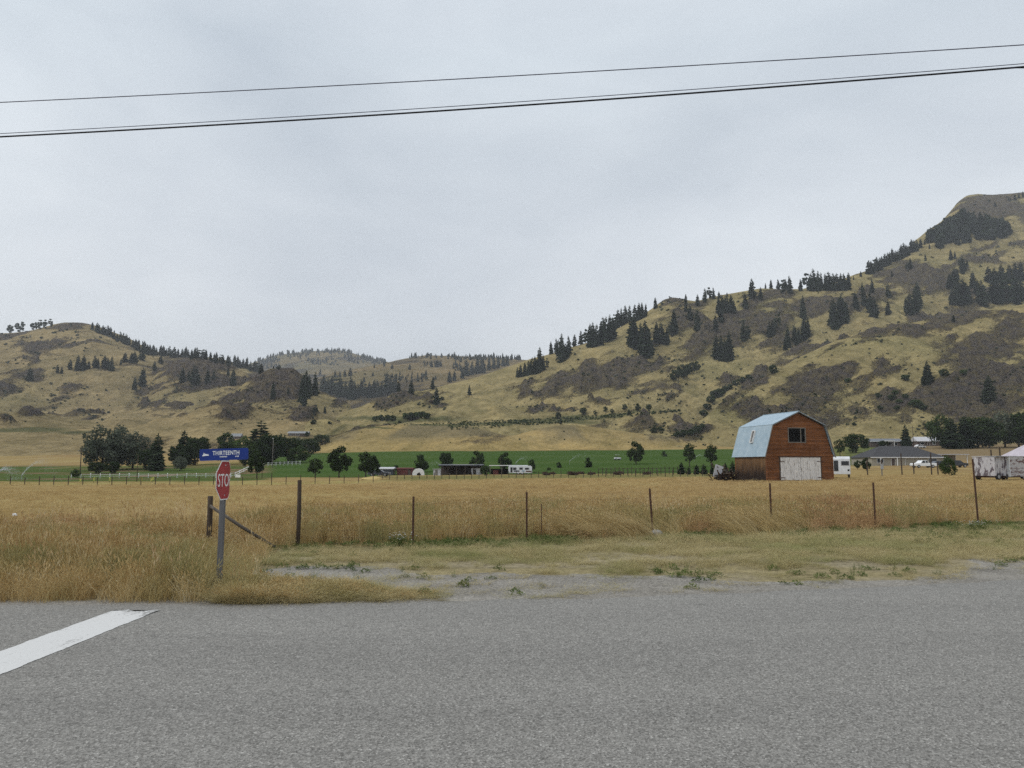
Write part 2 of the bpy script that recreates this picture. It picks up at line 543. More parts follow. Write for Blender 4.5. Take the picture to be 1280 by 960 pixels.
def paint_mat():
    t = NT('worn road paint'); w = t.coord('World')
    n = t.noise(w, 26, 6, 0.75); b = t.noise(t.coord('World', (1, 0.25, 1)), 5, 4)
    c = t.mix(t.ramp(n, [(0.3, 0.6), (0.45, 0.0)]), (0.56, 0.56, 0.55), (0.36, 0.36, 0.35))
    wear = t.math('ADD', t.math('MULTIPLY', n, 0.6), t.math('MULTIPLY', b, 0.5))
    fade = t.new('SeparateXYZ'); t.link(w, fade.inputs[0])
    far = t.new('MapRange'); far.inputs[1].default_value = 8.7; far.inputs[2].default_value = 9.5; far.inputs[3].default_value = 0; far.inputs[4].default_value = 0.17
    t.link(fade.outputs['Y'], far.inputs[0])
    c = t.mix(t.ramp(t.math('SUBTRACT', wear, far.outputs[0]), [(0.37, 1.0), (0.45, 0.0)]), c, (0.16, 0.157, 0.148))
    return t.bsdf(c, 0.8, bump=n, bstr=0.3, bdist=0.004, spec=0.2)


bar_px = [(150, 762), (201, 760.5), (0, 845), (0, 811)]
b0, b1, b2, b3 = [onz(*p, 0.033) for p in bar_px]
xl, xr, yf = (b0.x + b3.x) / 2, (b1.x + b2.x) / 2, 9.42
BXs = np.linspace(xl, xr, 9); BYs = np.linspace(4.2, yf, 260)
BX, BY = np.meshgrid(BXs, BYs)
BX = BX + (fbm(BY * 9, BX * 3, 77, 5) - 0.5) * 0.035
BY = BY + (BY > yf - 0.02) * (fbm(BX * 9, BX * 0, 78) - 0.5) * 0.25
bar = link_mesh('stop_line', grid_mesh('stop_line', BX, BY, np.full(BX.shape, 0.0325)), paint_mat())
tag(bar, 'worn white painted stop line on the asphalt', kind='structure')

# ------------------------------------------------------------------ hills
ROCK_BLOBS = [  # px, py, rx, ry, tilt in degrees, strength
    (662, 487, 16, 6, -25, 1), (685, 483, 20, 7, -22, 1), (706, 472, 20, 8, -28, 1), (728, 464, 16, 9, -40, .9), (768, 467, 24, 10, -12, 1.1), (792, 452, 14, 5, -30, .8),
    (815, 460, 17, 7, -20, .9), (808, 438, 14, 6, -35, .9), (704, 512, 18, 4, -18, 1), (750, 502, 24, 4, -16, .9), (802, 491, 15, 3, -8, .9), (838, 496, 10, 3, -15, 1.1), (671, 511, 13, 4, -10, 1.1),
    (812, 533, 20, 6, -5, 1), (852, 538, 20, 8, 0, 1.15), (867, 543, 16, 5, -20, .9), (850, 398, 42, 16, -25, .85), (925, 412, 40, 20, -15, .95), (840, 376, 14, 5, -15, 1.2), (875, 430, 30, 12, -20, .8),
    (940, 515, 22, 20, -25, 1.05), (915, 500, 18, 6, -30, .9), (900, 480, 30, 5, -30, .7), (945, 474, 22, 6, -28, 1), (1022, 472, 40, 20, -25, 1.0), (1100, 462, 22, 14, -45, .85), (1095, 418, 26, 6, -24, .95), (1040, 432, 22, 3, -22, .8),
    (1182, 400, 42, 11, -15, 1.1), (1225, 440, 60, 20, -14, 1.15), (1265, 470, 40, 18, -10, 1.05), (1175, 500, 62, 16, 5, 1.0), (1235, 510, 40, 16, 8, 1.0), (1068, 516, 10, 4, 0, .9), (1153, 532, 6, 12, -15, 1), (1020, 500, 34, 5, -18, .9), (985, 515, 25, 4, -15, .7),
    (1155, 350, 38, 14, -8, 1.1), (1010, 382, 55, 14, -6, 1.0), (1090, 372, 30, 10, -10, .8), (1238, 258, 34, 16, -10, 1.5), (1215, 268, 14, 10, -40, 1.3), (1228, 320, 28, 8, -10, .8), (1275, 306, 14, 5, 5, 1), (1240, 368, 40, 10, 0, .8), (965, 405, 40, 22, -10, .9), (1130, 455, 20, 5, -40, .7),
    (36, 431, 17, 6, 5, 1.1), (85, 409, 16, 5, 3, 1.1), (100, 428, 26, 4, 2, .9), (4, 421, 9, 6, 0, 1), (245, 462, 44, 16, 5, 1.35), (183, 490, 20, 5, -10, 1.05), (186, 506, 16, 4, -12, 1.1), (215, 480, 20, 8, -8, .8),
    (92, 485, 20, 9, -10, .85), (50, 513, 30, 5, -10, 1), (118, 521, 14, 4, 0, .9), (8, 523, 12, 4, 0, 1), (4, 488, 10, 4, -8, .9), (72, 500, 22, 5, -8, .8), (298, 497, 32, 11, -18, 1.05), (345, 480, 34, 22, 5, 1.5), (322, 490, 24, 14, 0, 1), (380, 520, 18, 7, -10, 1.1), (421, 504, 14, 7, -20, 1.1), (40, 470, 15, 4, 8, .6),
    (30, 450, 25, 3, 3, .8), (545, 505, 14, 5, -10, .8), (500, 497, 18, 4, -8, .6), (480, 510, 14, 3, -5, .6), (300, 515, 20, 5, -10, .9), (420, 448, 30, 6, 5, .35), (350, 455, 30, 8, 0, .5),
]


def rock_mask(px, py):
    m = np.zeros_like(px)
    for bx, by, rxx, ryy, a, s in ROCK_BLOBS:
        ca, sa = math.cos(R(a)), math.sin(R(a))
        dx = px - bx; dy = py - by
        u = (dx * ca + dy * sa) / rxx; v = (-dx * sa + dy * ca) / ryy
        m = np.maximum(m, s * np.exp(-(u * u + v * v) * 0.75))
    return m


def pchip(Yc, Zc, yq, kc=None):
    """monotone cubic through (Yc, Zc) for one column"""
    h = np.diff(Yc); dl = np.diff(Zc) / h
    m = np.zeros_like(Yc)
    for i in range(1, len(Yc) - 1):
        if dl[i - 1] * dl[i] > 0:
            w1 = 2 * h[i] + h[i - 1]; w2 = h[i] + 2 * h[i - 1]
            m[i] = (w1 + w2) / (w1 / dl[i - 1] + w2 / dl[i])
    m[0] = dl[0]; m[-1] = dl[-1]
    if kc is not None and dl[kc - 1] > 0: m[kc] = min(dl[kc - 1], Zc[kc] / Yc[kc])
    k = np.clip(np.searchsorted(Yc, yq) - 1, 0, len(Yc) - 2)
    t = np.clip((yq - Yc[k]) / h[k], 0, 1)
    return ((1 + 2 * t) * (1 - t) ** 2) * Zc[k] + (t * (1 - t) ** 2) * h[k] * m[k] + (t * t * (3 - 2 * t)) * Zc[k + 1] + (t * t * (t - 1)) * h[k] * m[k + 1]


def smooth1(a, w):
    k = np.hanning(w + 2)[1:-1]; k /= k.sum()
    p = np.pad(a, (w // 2, w - 1 - w // 2), mode='edge')
    return np.convolve(p, k, 'valid')


HILLS = []
VEG = [(500, 524, 100, 4, 0, .75), (700, 527, 80, 3.5, 0, .7), (420, 540, 30, 5, -30, .5), (610, 545, 10, 8, 70, .36), (30, 537, 62, 4, 0, 1), (92, 540, 30, 2.5, 0, .7), (560, 531, 60, 2, 0, .8), (640, 528, 60, 2.2, -2, .9), (740, 521, 90, 4, -5, .9), (470, 535, 40, 1.5, 3, .7), (1085, 545, 20, 3, 0, .5), (1005, 415, 20, 8, -30, .5), (955, 462, 40, 4, -28, .5), (600, 515, 40, 2, -5, .4)]


def veg_mask(px, py):
    m = np.zeros_like(px)
    for bx, by, rxx, ryy, a, s in VEG:
        ca, sa = math.cos(R(a)), math.sin(R(a)); dx = px - bx; dy = py - by
        m = np.maximum(m, s * np.exp(-(((dx * ca + dy * sa) / rxx) ** 2 + ((-dx * sa + dy * ca) / ryy) ** 2)))
    return m


def hill(name, label, contours, p0, p1, ncol, nrow, amp, wl, rockamp, back, mat, sm=9, greens=0.0, rocky=0.0, seed=1, tilt=20):
    """contours, near to far: (rows [(px, py)...], depth number or [(px, depth)...]); the last is the crest; back = [(depth factor, height factor)...]"""
    px = np.linspace(p0, p1, ncol)
    Yc = []; Zc = []
    for rows, dep in contours:
        py = np.interp(px, [r[0] for r in rows], [r[1] for r in rows])
        py = smooth1(py, sm)
        d = np.full_like(px, dep) if isinstance(dep, (int, float)) else smooth1(np.interp(px, [r[0] for r in dep], [r[1] for r in dep]), 2 * sm + 1)
        Yc.append(d); Zc.append(zpy(py, d))
    for fy, fz in back:
        Yc.append(Yc[len(contours) - 1] * fy); Zc.append(Zc[len(contours) - 1] * fz)
    Yc = np.array(Yc); Zc = np.array(Zc)
    t_ = (px - 640) / F * cP
    nfront = int(nrow * 0.86)
    XX = np.zeros((nrow, ncol)); YY = np.zeros((nrow, ncol)); ZZ = np.zeros((nrow, ncol))
    S = np.zeros((nrow, ncol))
    kc = len(contours) - 1
    sf = np.linspace(0, 1, nfront)
    for j in range(ncol):
        yq = np.concatenate([Yc[0, j] + (Yc[kc, j] - Yc[0, j]) * sf, Yc[kc, j] + (Yc[-1, j] - Yc[kc, j]) * np.linspace(0, 1, nrow - nfront + 1)[1:]])
        YY[:, j] = yq; ZZ[:, j] = pchip(Yc[:, j], Zc[:, j], yq, kc)
        S[:, j] = np.concatenate([sf, 1 + np.linspace(0, 1, nrow - nfront + 1)[1:]])
        XX[:, j] = t_[j] * yq
    fade = sstep(0, 0.2, S) * (1 - 0.93 * sstep(0.62, 0.97, S))
    dz = amp * (fbm(XX / wl, YY / (wl * 1.8), seed, 5) - 0.5) * 2 + amp * 0.9 * (ridged((XX + 0.35 * YY) / (wl * 0.8), YY / (wl * 3.2), seed + 40, 3) - 0.55)
    ZZ = ZZ + dz * fade
    qx, qy = proj(XX, YY, ZZ)
    dd = YY / F  # metres per pixel
    md = float(np.median(Yc[kc])) / F
    tx = XX / md; tz = ZZ / md
    a_ = R(tilt); ux = tx * math.cos(a_) + tz * math.sin(a_); uz = -tx * math.sin(a_) + tz * math.cos(a_)
    j1 = (fbm(tx / 16, tz / 10, seed + 3, 5) - 0.5) * 26
    j2 = (fbm(tx / 14, tz / 12, seed + 13, 5) - 0.5) * 16
    rk = rock_mask(qx + j1, qy + j2)
    strata = fbm(ux / 22, uz / 5.5, seed + 23, 6) - 0.5
    patch = fbm(ux / 60, uz / 22, seed + 33, 4)
    rk = rk * 0.95 + strata * 1.1 + (sstep(0.46, 0.7, patch) - 0.28) * 0.55 + rocky
    rsm = sstep(0.35, 0.8, rk) * sstep(0, 0.1, S)
    ZZ = ZZ + rockamp * rsm * (ridged(XX / (wl * .22), YY / (wl * .22), seed + 60, 4) - 0.4) * (0.12 + 0.88 * (1 - sstep(0.8, 1, S)))
    ZZ = ZZ + amp * 0.45 * (fbm(ux / 14, uz / 6, seed + 90, 4) - 0.5) * fade * (0.4 + rsm)
    me = grid_mesh(name, XX, YY, ZZ)
    fattr(me, 'rock', rk)
    fattr(me, 'veg', veg_mask(qx + j1 * .4, qy + j2 * .3))
    fattr(me, 'green', greens + 0 * rk + sstep(0.5, 0.66, fbm(XX / (wl * 2.6), YY / (wl * 2.6), seed + 80, 3)) * 0.5 + (sstep(11, 19, ZZ) * (0.25 + 0.65 * sstep(.40, .56, fbm(XX / 24, YY / 70, 177, 2))) - 0.5 * sstep(.5, .66, fbm(XX / (wl * 2.6), YY / (wl * 2.6), seed + 80, 3)) if name == 'foothill' else 0))
    o = link_mesh(name, me, mat)
    tag(o, label, kind='structure')
    HILLS.append(o)
    return o


def hill_mat(name, g1, g2, green, rock1, rock2, px_m):
    """dry grass with scree and outcrops; px_m = size of the fine mottling in metres"""
    t = NT(name); w = t.coord('World')
    a = t.noise(w, 1.0 / (px_m * 14), 6, 0.65)
    b = t.noise(t.coord('World', (1, 0.6, 2.0)), 1.0 / (px_m * 3.0), 6, 0.7)
    c = t.ramp(a, [(0.32, g1), (0.68, g2)])
    c = t.mix(t.math('MULTIPLY', t.attr('green'), 0.8, True), c, green)
    lg = t.noise(t.coord('World', (1, 0.5, 1.8)), 1.0 / (px_m * 45), 4, 0.6, 0.8)
    c = t.mix(1.0, c, t.ramp(lg, [(0.33, (0.74, 0.76, 0.72)), (0.5, (1.0, 1.0, 1.0)), (0.68, (1.28, 1.24, 1.2))]), 'MULTIPLY')
    c = t.mix(t.ramp(t.attr('veg'), [(0.25, 0.0), (0.6, 0.85)]), c, (0.07, 0.078, 0.034))
    c = t.mix(1.0, c, t.ramp(b, [(0.28, 0.66), (0.72, 1.28)]), 'MULTIPLY')
    r = t.noise(w, 1.0 / (px_m * 2.2), 7, 0.72)
    rc = t.ramp(t.noise(w, 1.0 / (px_m * 1.5), 6, 0.75), [(0.36, tuple(x * .7 for x in rock1)), (0.5, tuple(x * 1.0 for x in rock2)), (0.62, tuple(x * 2.0 for x in rock2))])
    rc = t.mix(t.ramp(t.noise(w, 1.0 / (px_m * 6), 4), [(0.44, 0.0), (0.58, 0.8)]), rc, tuple((x + y) / 2 * 0.95 for x, y in zip(g1, rock2)))
    k = t.math('ADD', t.attr('rock'), t.math('MULTIPLY', t.math('SUBTRACT', r, 0.5), 1.1))
    k = t.math('ADD', k, t.math('MULTIPLY', t.math('SUBTRACT', a, 0.5), 0.4))
    mask = t.ramp(k, [(0.30, 0.0), (0.62, 0.95)])
    sp = t.ramp(t.noise(w, 1.0 / (px_m * 2.6), 3, 0.5), [(0.66, 0.0), (0.73, 0.4)])
    mask2 = t.math('MAXIMUM', mask, sp)
    col = t.mix(mask2, c, rc)
    mid = t.noise(t.coord('World', (1, 0.6, 1)), 1.0 / (px_m * 11), 5, 0.6)
    h = t.math('ADD', t.math('ADD', b, t.math('MULTIPLY', r, t.math('MULTIPLY', mask, 3.0))), t.math('MULTIPLY', mid, 4.5))
    return t.bsdf(col, 0.95, bump=h, bstr=0.9, bdist=px_m * 1.6, spec=0.0)


G1, G2 = (0.198, 0.160, 0.075), (0.315, 0.257, 0.128)
MH_right = hill_mat('mountain dry grass', G1, G2, (0.21, 0.190, 0.086), (0.025, 0.021, 0.020), (0.076, 0.065, 0.060), 0.8)
MH_left = hill_mat('golden hill grass', (0.19, 0.148, 0.074), (0.295, 0.232, 0.122), (0.19, 0.167, 0.080), (0.026, 0.022, 0.022), (0.072, 0.061, 0.058), 1.1)
MH_far = hill_mat('distant hill grass', (0.14, 0.104, 0.05), (0.21, 0.16, 0.08), (0.12, 0.112, 0.048), (0.036, 0.032, 0.03), (0.075, 0.067, 0.06), 2.4)
MH_foot = hill_mat('foothill grass', (0.265, 0.195, 0.080), (0.355, 0.270, 0.118), (0.120, 0.108, 0.070), (0.06, 0.05, 0.045), (0.13, 0.11, 0.10), 0.5)

MTN_CREST = [(330, 552), (380, 532), (422, 517), (495, 496), (555, 481), (595, 471), (640, 457), (660, 450), (700, 440), (740, 427), (787, 404), (815, 389), (835, 375), (847, 372), (875, 377),
             (915, 369), (960, 360), (1010, 362), (1050, 353), (1065, 349), (1087, 342), (1120, 331), (1140, 319), (1160, 302), (1177, 290), (1197, 277), (1210, 264), (1220, 253), (1232, 245), (1247, 242), (1262, 244), (1280, 243), (1340, 238), (1450, 260), (1700, 330)]
mountain = hill('mountain', 'steep grassy mountainside with dark scree on the right of the valley', [
    ([(330, 566), (640, 565), (900, 564), (1700, 560)], [(330, 400), (1700, 400)]),
    ([(330, 557), (430, 547), (560, 530), (640, 527), (760, 522), (850, 523), (940, 524), (1040, 520), (1160, 510), (1280, 495), (1700, 470)], [(330, 455), (430, 490), (640, 540), (1700, 540)]),
    ([(330, 555), (380, 541), (430, 528), (500, 512), (560, 502), (640, 490), (720, 477), (800, 468), (850, 462), (900, 462), (960, 450), (1040, 438), (1160, 425), (1280, 410), (1700, 390)], [(330, 520), (430, 570), (640, 690), (1065, 720), (1160, 800), (1280, 850), (1700, 850)]),
    (MTN_CREST, [(330, 600), (422, 660), (640, 860), (850, 920), (1065, 1010), (1160, 1250), (1240, 1500), (1700, 1500)])],
    330, 1700, 1100, 400, 24, 90, 11, [(1.12, 0.93), (1.5, 0.4), (2.0, 0.1)], MH_right, greens=0.12, seed=2)

spur = hill('spur', 'golden spur of the mountainside running up behind the barn', [
    ([(820, 572), (1700, 570)], 372),
    ([(820, 570), (840, 566), (880, 556), (940, 537), (1000, 517), (1100, 492), (1200, 472), (1280, 460), (1700, 430)], [(820, 400), (900, 430), (1000, 460), (1280, 520), (1700, 540)]),
    ([(820, 570), (835, 564), (860, 545), (880, 525), (905, 503), (940, 483), (965, 469), (1000, 449), (1050, 428), (1100, 414), (1140, 405), (1200, 394), (1280, 383), (1400, 362), (1700, 330)], [(820, 425), (900, 490), (1000, 570), (1140, 660), (1280, 690), (1700, 710)])],
    820, 1700, 700, 280, 15, 62, 8, [(1.05, 0.94), (1.2, 0.6), (1.5, 0.1)], MH_right, sm=7, greens=0.12, seed=5)

foothill = hill('foothill', 'low rounded dry grass mounds behind the green field', [
    ([(300, 572), (400, 568), (480, 566), (640, 564), (800, 563), (960, 562)], 333),
    ([(300, 575), (350, 574), (380, 566), (430, 556), (500, 549), (560, 551), (640, 556), (720, 551), (800, 555), (860, 560), (960, 568)], 375),
    ([(300, 584), (345, 578), (375, 563), (400, 552), (430, 541), (465, 533), (500, 530), (540, 530), (580, 532), (612, 539), (638, 546), (665, 538), (700, 531), (730, 532), (765, 537), (800, 542), (850, 547), (900, 556), (960, 572)], 430)],
    300, 960, 460, 150, 3.4, 38, 0, [(1.06, 0.93), (1.2, 0.6), (1.5, 0.3)], MH_foot, sm=25, greens=0.0, rocky=-.25, seed=9)

golden = hill('golden_hill', 'broad golden hill with small rock outcrops on the left of the valley', [
    ([(-300, 580), (0, 580), (300, 578), (480, 574)], 352),
    ([(-300, 538), (0, 538), (110, 541), (300, 545), (420, 556), (480, 568)], 500),
    ([(-300, 490), (0, 490), (100, 490), (200, 500), (300, 522), (420, 553), (480, 570)], 800),
    ([(-500, 470), (-300, 440), (-100, 420), (0, 416), (30, 412), (55, 406), (68, 404), (90, 404), (110, 408), (150, 422), (180, 437), (200, 442), (270, 448), (300, 457), (340, 470), (380, 492), (420, 522), (480, 575)], [(-300, 1300), (300, 1300), (480, 1100)])],
    -420, 480, 820, 380, 28, 130, 12, [(1.15, 0.9), (1.5, 0.35), (2, 0.05)], MH_left, sm=7, seed=12, tilt=-4)

dome = hill('rocky_dome', 'rocky brown dome of hillside below the wooded skyline', [
    ([(130, 545), (360, 545)], 660),
    ([(130, 540), (160, 520), (200, 503), (240, 500), (300, 504), (330, 515), (360, 540)], 800),
    ([(130, 530), (150, 500), (165, 482), (190, 463), (215, 450), (240, 446), (270, 452), (300, 465), (325, 484), (345, 505), (360, 535)], 970)],
    130, 360, 320, 200, 10, 60, 12, [(1.08, 0.93), (1.3, 0.5), (1.5, 0.0)], MH_left, sm=5, seed=15)

knoll = hill('rocky_knoll', 'dark rocky knoll rising from the golden lower slopes', [
    ([(225, 556), (460, 556)], 470),
    ([(225, 552), (262, 530), (300, 520), (345, 517), (390, 521), (440, 538), (460, 550)], 590),
    ([(225, 545), (245, 525), (262, 507), (290, 487), (315, 469), (333, 461), (362, 460), (376, 470), (386, 484), (405, 492), (432, 503), (446, 520), (460, 548)], 715)],
    225, 460, 340, 220, 7, 45, 10, [(1.06, 0.93), (1.2, 0.6), (1.5, 0.0)], MH_left, sm=5, seed=18)

far_gold = hill('far_hill', 'far golden ridge closing the valley between the hills', [
    ([(340, 540), (900, 540)], 950),
    ([(340, 520), (380, 488), (420, 476), (500, 472), (640, 468), (900, 468)], 1500),
    ([(340, 500), (380, 476), (410, 468), (440, 462), (470, 456), (500, 449), (530, 444), (570, 445), (620, 447), (660, 450), (720, 450), (900, 470)], 2200)],
    340, 900, 380, 160, 14, 190, 6, [(1.2, 0.9), (1.6, 0.2)], MH_far, sm=9, seed=22)

far_wood = hill('distant_hill', 'hazy wooded hill farthest up the valley', [
    ([(200, 530), (620, 530)], 1500),
    ([(200, 500), (300, 475), (400, 466), (480, 470), (620, 480)], 2500),
    ([(200, 480), (290, 460), (318, 451), (335, 445), (355, 442), (385, 439), (425, 438), (450, 445), (480, 452), (520, 460), (620, 480)], 3300)],
    200, 620, 300, 140, 18, 260, 6, [(1.2, 0.85), (1.5, 0.2)], MH_far, sm=7, greens=0.25, seed=25)

# ray-casting onto what is built
def bvh_of(objs):
    V = []; P = []
    for o in objs:
        me = o.data; n = len(me.vertices); b = len(V)
        co = np.zeros(n * 3, np.float32); me.vertices.foreach_get('co', co)
        V += [tuple(c) for c in co.reshape(-1, 3).tolist()]
        li = np.zeros(len(me.loops), np.int32); me.loops.foreach_get('vertex_index', li)
        P += [tuple(q) for q in (li.reshape(-1, 4) + b).tolist()]
    return BVHTree.FromPolygons(V, P)

TER = bvh_of(HILLS + [ground])
ORI = Vector((0, 0, CAMZ))


def hit(px, py, tries=14):
    """first terrain point seen at a picture position (nudged down until the ray meets land)"""
    for k in range(tries):
        u, w, h = ray(px, py + k * 1.0)
        loc, nrm, i, d = TER.ray_cast(ORI, Vector((u, w, h)).normalized(), 20000)
        if loc is not None: return loc
    return None


def top(x, y):
    loc, nrm, i, d = TER.ray_cast(Vector((x, y, 3000)), Vector((0, 0, -1)), 6000)
    return loc.z if loc is not None else float(gz(np.array([x]), np.array([y]))[0])


def gzs(x, y): return float(gz(np.array([float(x)]), np.array([float(y)]))[0])


def gat(px, d):  # ground point under picture column px at depth d
    x = (px - 640) / F * d * cP
    return Vector((x, d, top(x, d)))

# ------------------------------------------------------------------ trees
def leaf_mat(name, stops, trans=0.25, rough=0.75):
    t = NT(name)
    oi = t.new('ObjectInfo')
    n = t.noise(t.coord('Object', (1, 1, 1)), 5.0, 3)
    f = t.math('ADD', t.math('MULTIPLY', n, 0.7), t.math('MULTIPLY', oi.outputs['Random'], 0.35))
    wn = t.new('TexWhiteNoise', noise_dimensions='3D')
    ge = t.new('NewGeometry'); t.link(ge.outputs['Random Per Island'], wn.inputs['Vector'])
    f = t.math('ADD', t.math('MULTIPLY', f, 0.75), t.math('MULTIPLY', wn.outputs['Value'], 0.25))
    col = t.ramp(f, stops)
    d = t.new('BsdfDiffuse'); tr = t.new('BsdfTranslucent'); mx = t.new('MixShader')
    t.link(col, d.inputs['Color']); t.link(col, tr.inputs['Color']); mx.inputs[0].default_value = trans
    t.link(d.outputs[0], mx.inputs[1]); t.link(tr.outputs[0], mx.inputs[2]); t.link(mx.outputs[0], t.out.inputs['Surface'])
    return t.mat


M['needle'] = leaf_mat('conifer needles', [(0.2, (0.020, 0.031, 0.018)), (0.5, (0.036, 0.053, 0.029)), (0.85, (0.082, 0.100, 0.055))], 0.15)
M['leafdark'] = leaf_mat('dark green leaves', [(0.2, (0.018, 0.030, 0.012)), (0.5, (0.034, 0.052, 0.020)), (0.85, (0.060, 0.085, 0.032))])
M['leafgrey'] = leaf_mat('grey green leaves', [(0.2, (0.05, 0.06, 0.042)), (0.5, (0.095, 0.11, 0.078)), (0.85, (0.15, 0.165, 0.12))])
M['leafmid'] = leaf_mat('mid green leaves', [(0.2, (0.028, 0.045, 0.015)), (0.5, (0.05, 0.078, 0.026)), (0.85, (0.085, 0.12, 0.042))])
M['brush'] = leaf_mat('dry dark brush', [(0.2, (0.05, 0.03, 0.025)), (0.5, (0.09, 0.055, 0.045)), (0.85, (0.14, 0.095, 0.07))], 0.1)


def conifer_meshes(seed, rad=0.17, levels=20, per=8, bare=0.08, thin=0.0):
    """unit-height conifer: (trunk mesh, crown mesh)"""
    r = random.Random(seed)
    tr = MB().tube([(0, 0, -0.02), (r.uniform(-.006, .006), 0, 0.5), (0, 0, 0.97)], [0.017, 0.011, 0.002], 6)
    cr = MB()
    for i in range(levels):
        f = i / (levels - 1)
        z = bare + (0.98 - bare) * f ** 0.92
        prof = (1 - f) ** 0.62 * (0.55 + 0.45 * min(1, (f + 0.12) / 0.3))
        n = max(3, int(per * (1 - 0.55 * f)))
        a0 = r.uniform(0, 6.28)
        for k in range(n):
            if r.random() < thin + 0.06: continue
            a = a0 + 6.283 * k / n + r.uniform(-.35, .35)
            L = rad * prof * r.uniform(0.6, 1.15) + 0.02
            droop = L * r.uniform(0.15, 0.5) * (1.1 - f)
            ca, sa = math.cos(a), math.sin(a)
            zz = z + r.uniform(-.015, .015)
            wd = L * r.uniform(0.42, 0.7) + 0.008
            for side in (-1, 0, 1):   # a spray of three fronds per branch
                aa = a + side * 0.42; c2, s2 = math.cos(aa), math.sin(aa)
                LL = L * (1.0 if side == 0 else 0.75)
                base = (ca * L * 0.05, sa * L * 0.05, zz + 0.012)
                midp = (c2 * LL * 0.55, s2 * LL * 0.55, zz - droop * 0.35 + r.uniform(-.008, .012))
                tip = (c2 * LL, s2 * LL, zz - droop + r.uniform(-.01, .015))
                px_, py_ = -s2 * wd * 0.5, c2 * wd * 0.5
                cr.add([base, (midp[0] + px_, midp[1] + py_, midp[2] - 0.012), tip, (midp[0] - px_, midp[1] - py_, midp[2] - 0.012)], [(0, 1, 2, 3)])
                if side == 0:
                    cr.add([base, (midp[0], midp[1], midp[2] + wd * .22), tip, (midp[0], midp[1], midp[2] - wd * .6)], [(0, 1, 2, 3)])
    return tr.mesh('trunk', True), cr.mesh('crown', fix=False)


def broad_meshes(seed, rx=0.42, lobes=26, leaves=110, bare=0.16, ls=0.034, shape=1.0):
    """unit-height broadleaf tree: (trunk with limbs, crown of leaf faces)"""
    r = random.Random(seed); g = np.random.default_rng(seed)
    tr = MB().tube([(0, 0, -0.03), (r.uniform(-.01, .01), r.uniform(-.01, .01), bare), (r.uniform(-.03, .03), r.uniform(-.03, .03), 0.62)], [0.032, 0.024, 0.006], 7)
    cen = []
    for i in range(lobes):
        for _ in range(40):
            a = r.uniform(0, 6.283); zz = r.uniform(-1, 1); q = r.uniform(0.35, 1) ** 0.6
            rr = math.sqrt(max(0, 1 - abs(zz) ** (2 * shape)))
            c = Vector((math.cos(a) * rr * q * rx * 0.82, math.sin(a) * rr * q * rx * 0.82, (bare + 1) / 2 + zz * q * (1 - bare) / 2 * 0.84))
            if all((c - o).length > rx * 0.18 for o, _ in cen): break
        cen.append((c, rx * r.uniform(0.17, 0.36)))
    for c, s in cen[::2]:
        z0 = max(bare * 0.8, min(c.z - 0.12, 0.5))
        tr.tube([(0, 0, z0), (c.x * 0.5, c.y * 0.5, (z0 + c.z) / 2 + 0.01), tuple(c)], [0.012, 0.008, 0.003], 5)
    V = []; Fc = []
    for c, s in cen:
        n = int(leaves * (s / (rx * 0.27)) ** 2)
        d = g.normal(size=(n, 3)); d /= np.linalg.norm(d, axis=1)[:, None]
        p = np.array(c) + d * (s * g.uniform(0.45, 1.08, n) ** 0.7)[:, None] * np.array([1, 1, 0.85])
        nr = d + g.normal(size=(n, 3)) * 0.55; nr /= np.linalg.norm(nr, axis=1)[:, None]
        t1 = np.cross(nr, g.normal(size=(n, 3))); t1 /= np.linalg.norm(t1, axis=1)[:, None]
        t2 = np.cross(nr, t1)
        sz = (ls * g.uniform(0.6, 1.3, n))[:, None]
        for k in range(n):
            b = len(V)
            V += [tuple(p[k] - t1[k] * sz[k]), tuple(p[k] + t2[k] * sz[k] * 0.6), tuple(p[k] + t1[k] * sz[k]), tuple(p[k] - t2[k] * sz[k] * 0.6)]
            Fc.append((b, b + 1, b + 2, b + 3))
    me = bpy.data.meshes.new('crown'); me.from_pydata(V, [], Fc)
    return tr.mesh('trunk', True), me


def with_mat(pair, leaf):
    a, b = pair
    a.materials.append(M['bark']); b.materials.append(M[leaf])
    return a, b


CON = [with_mat(conifer_meshes(100 + i, r_, lv, p_, b_, t_), 'needle') for i, (r_, lv, p_, b_, t_) in enumerate([
    (0.25, 20, 9, 0.03, 0.0), (0.22, 22, 9, 0.04, 0.03), (0.27, 17, 9, 0.08, 0.1), (0.22, 18, 8, 0.12, 0.15), (0.20, 24, 8, 0.02, 0.0), (0.29, 16, 10, 0.05, 0.05)])]
CON += [with_mat(broad_meshes(150 + i, *a), 'needle') for i, a in enumerate([(0.32, 24, 80, 0.05, 0.036, 1.3), (0.25, 24, 70, 0.05, 0.034, 1.5)])]
BRO = [with_mat(broad_meshes(200 + i, *a), m) for i, (a, m) in enumerate([
    ((0.46, 30, 90, 0.07, 0.034, 1.0), 'leafdark'), ((0.40, 28, 90, 0.07, 0.034, 1.2), 'leafdark'), ((0.52, 30, 90, 0.10, 0.036, 1.0), 'leafdark'),
    ((0.50, 30, 80, 0.06, 0.034, 1.1), 'leafgrey'), ((0.55, 32, 80, 0.04, 0.036, 1.0), 'leafmid'), ((0.36, 24, 60, 0.12, 0.034, 1.0), 'leafdark')])]
BUSH = [with_mat(broad_meshes(300 + i, *a), m) for i, (a, m) in enumerate([
    ((0.70, 18, 70, 0.0, 0.075, 1.0), 'leafdark'), ((0.75, 18, 70, 0.0, 0.075, 1.0), 'leafmid'), ((0.8, 18, 70, 0.0, 0.07, 1.0), 'brush')])]


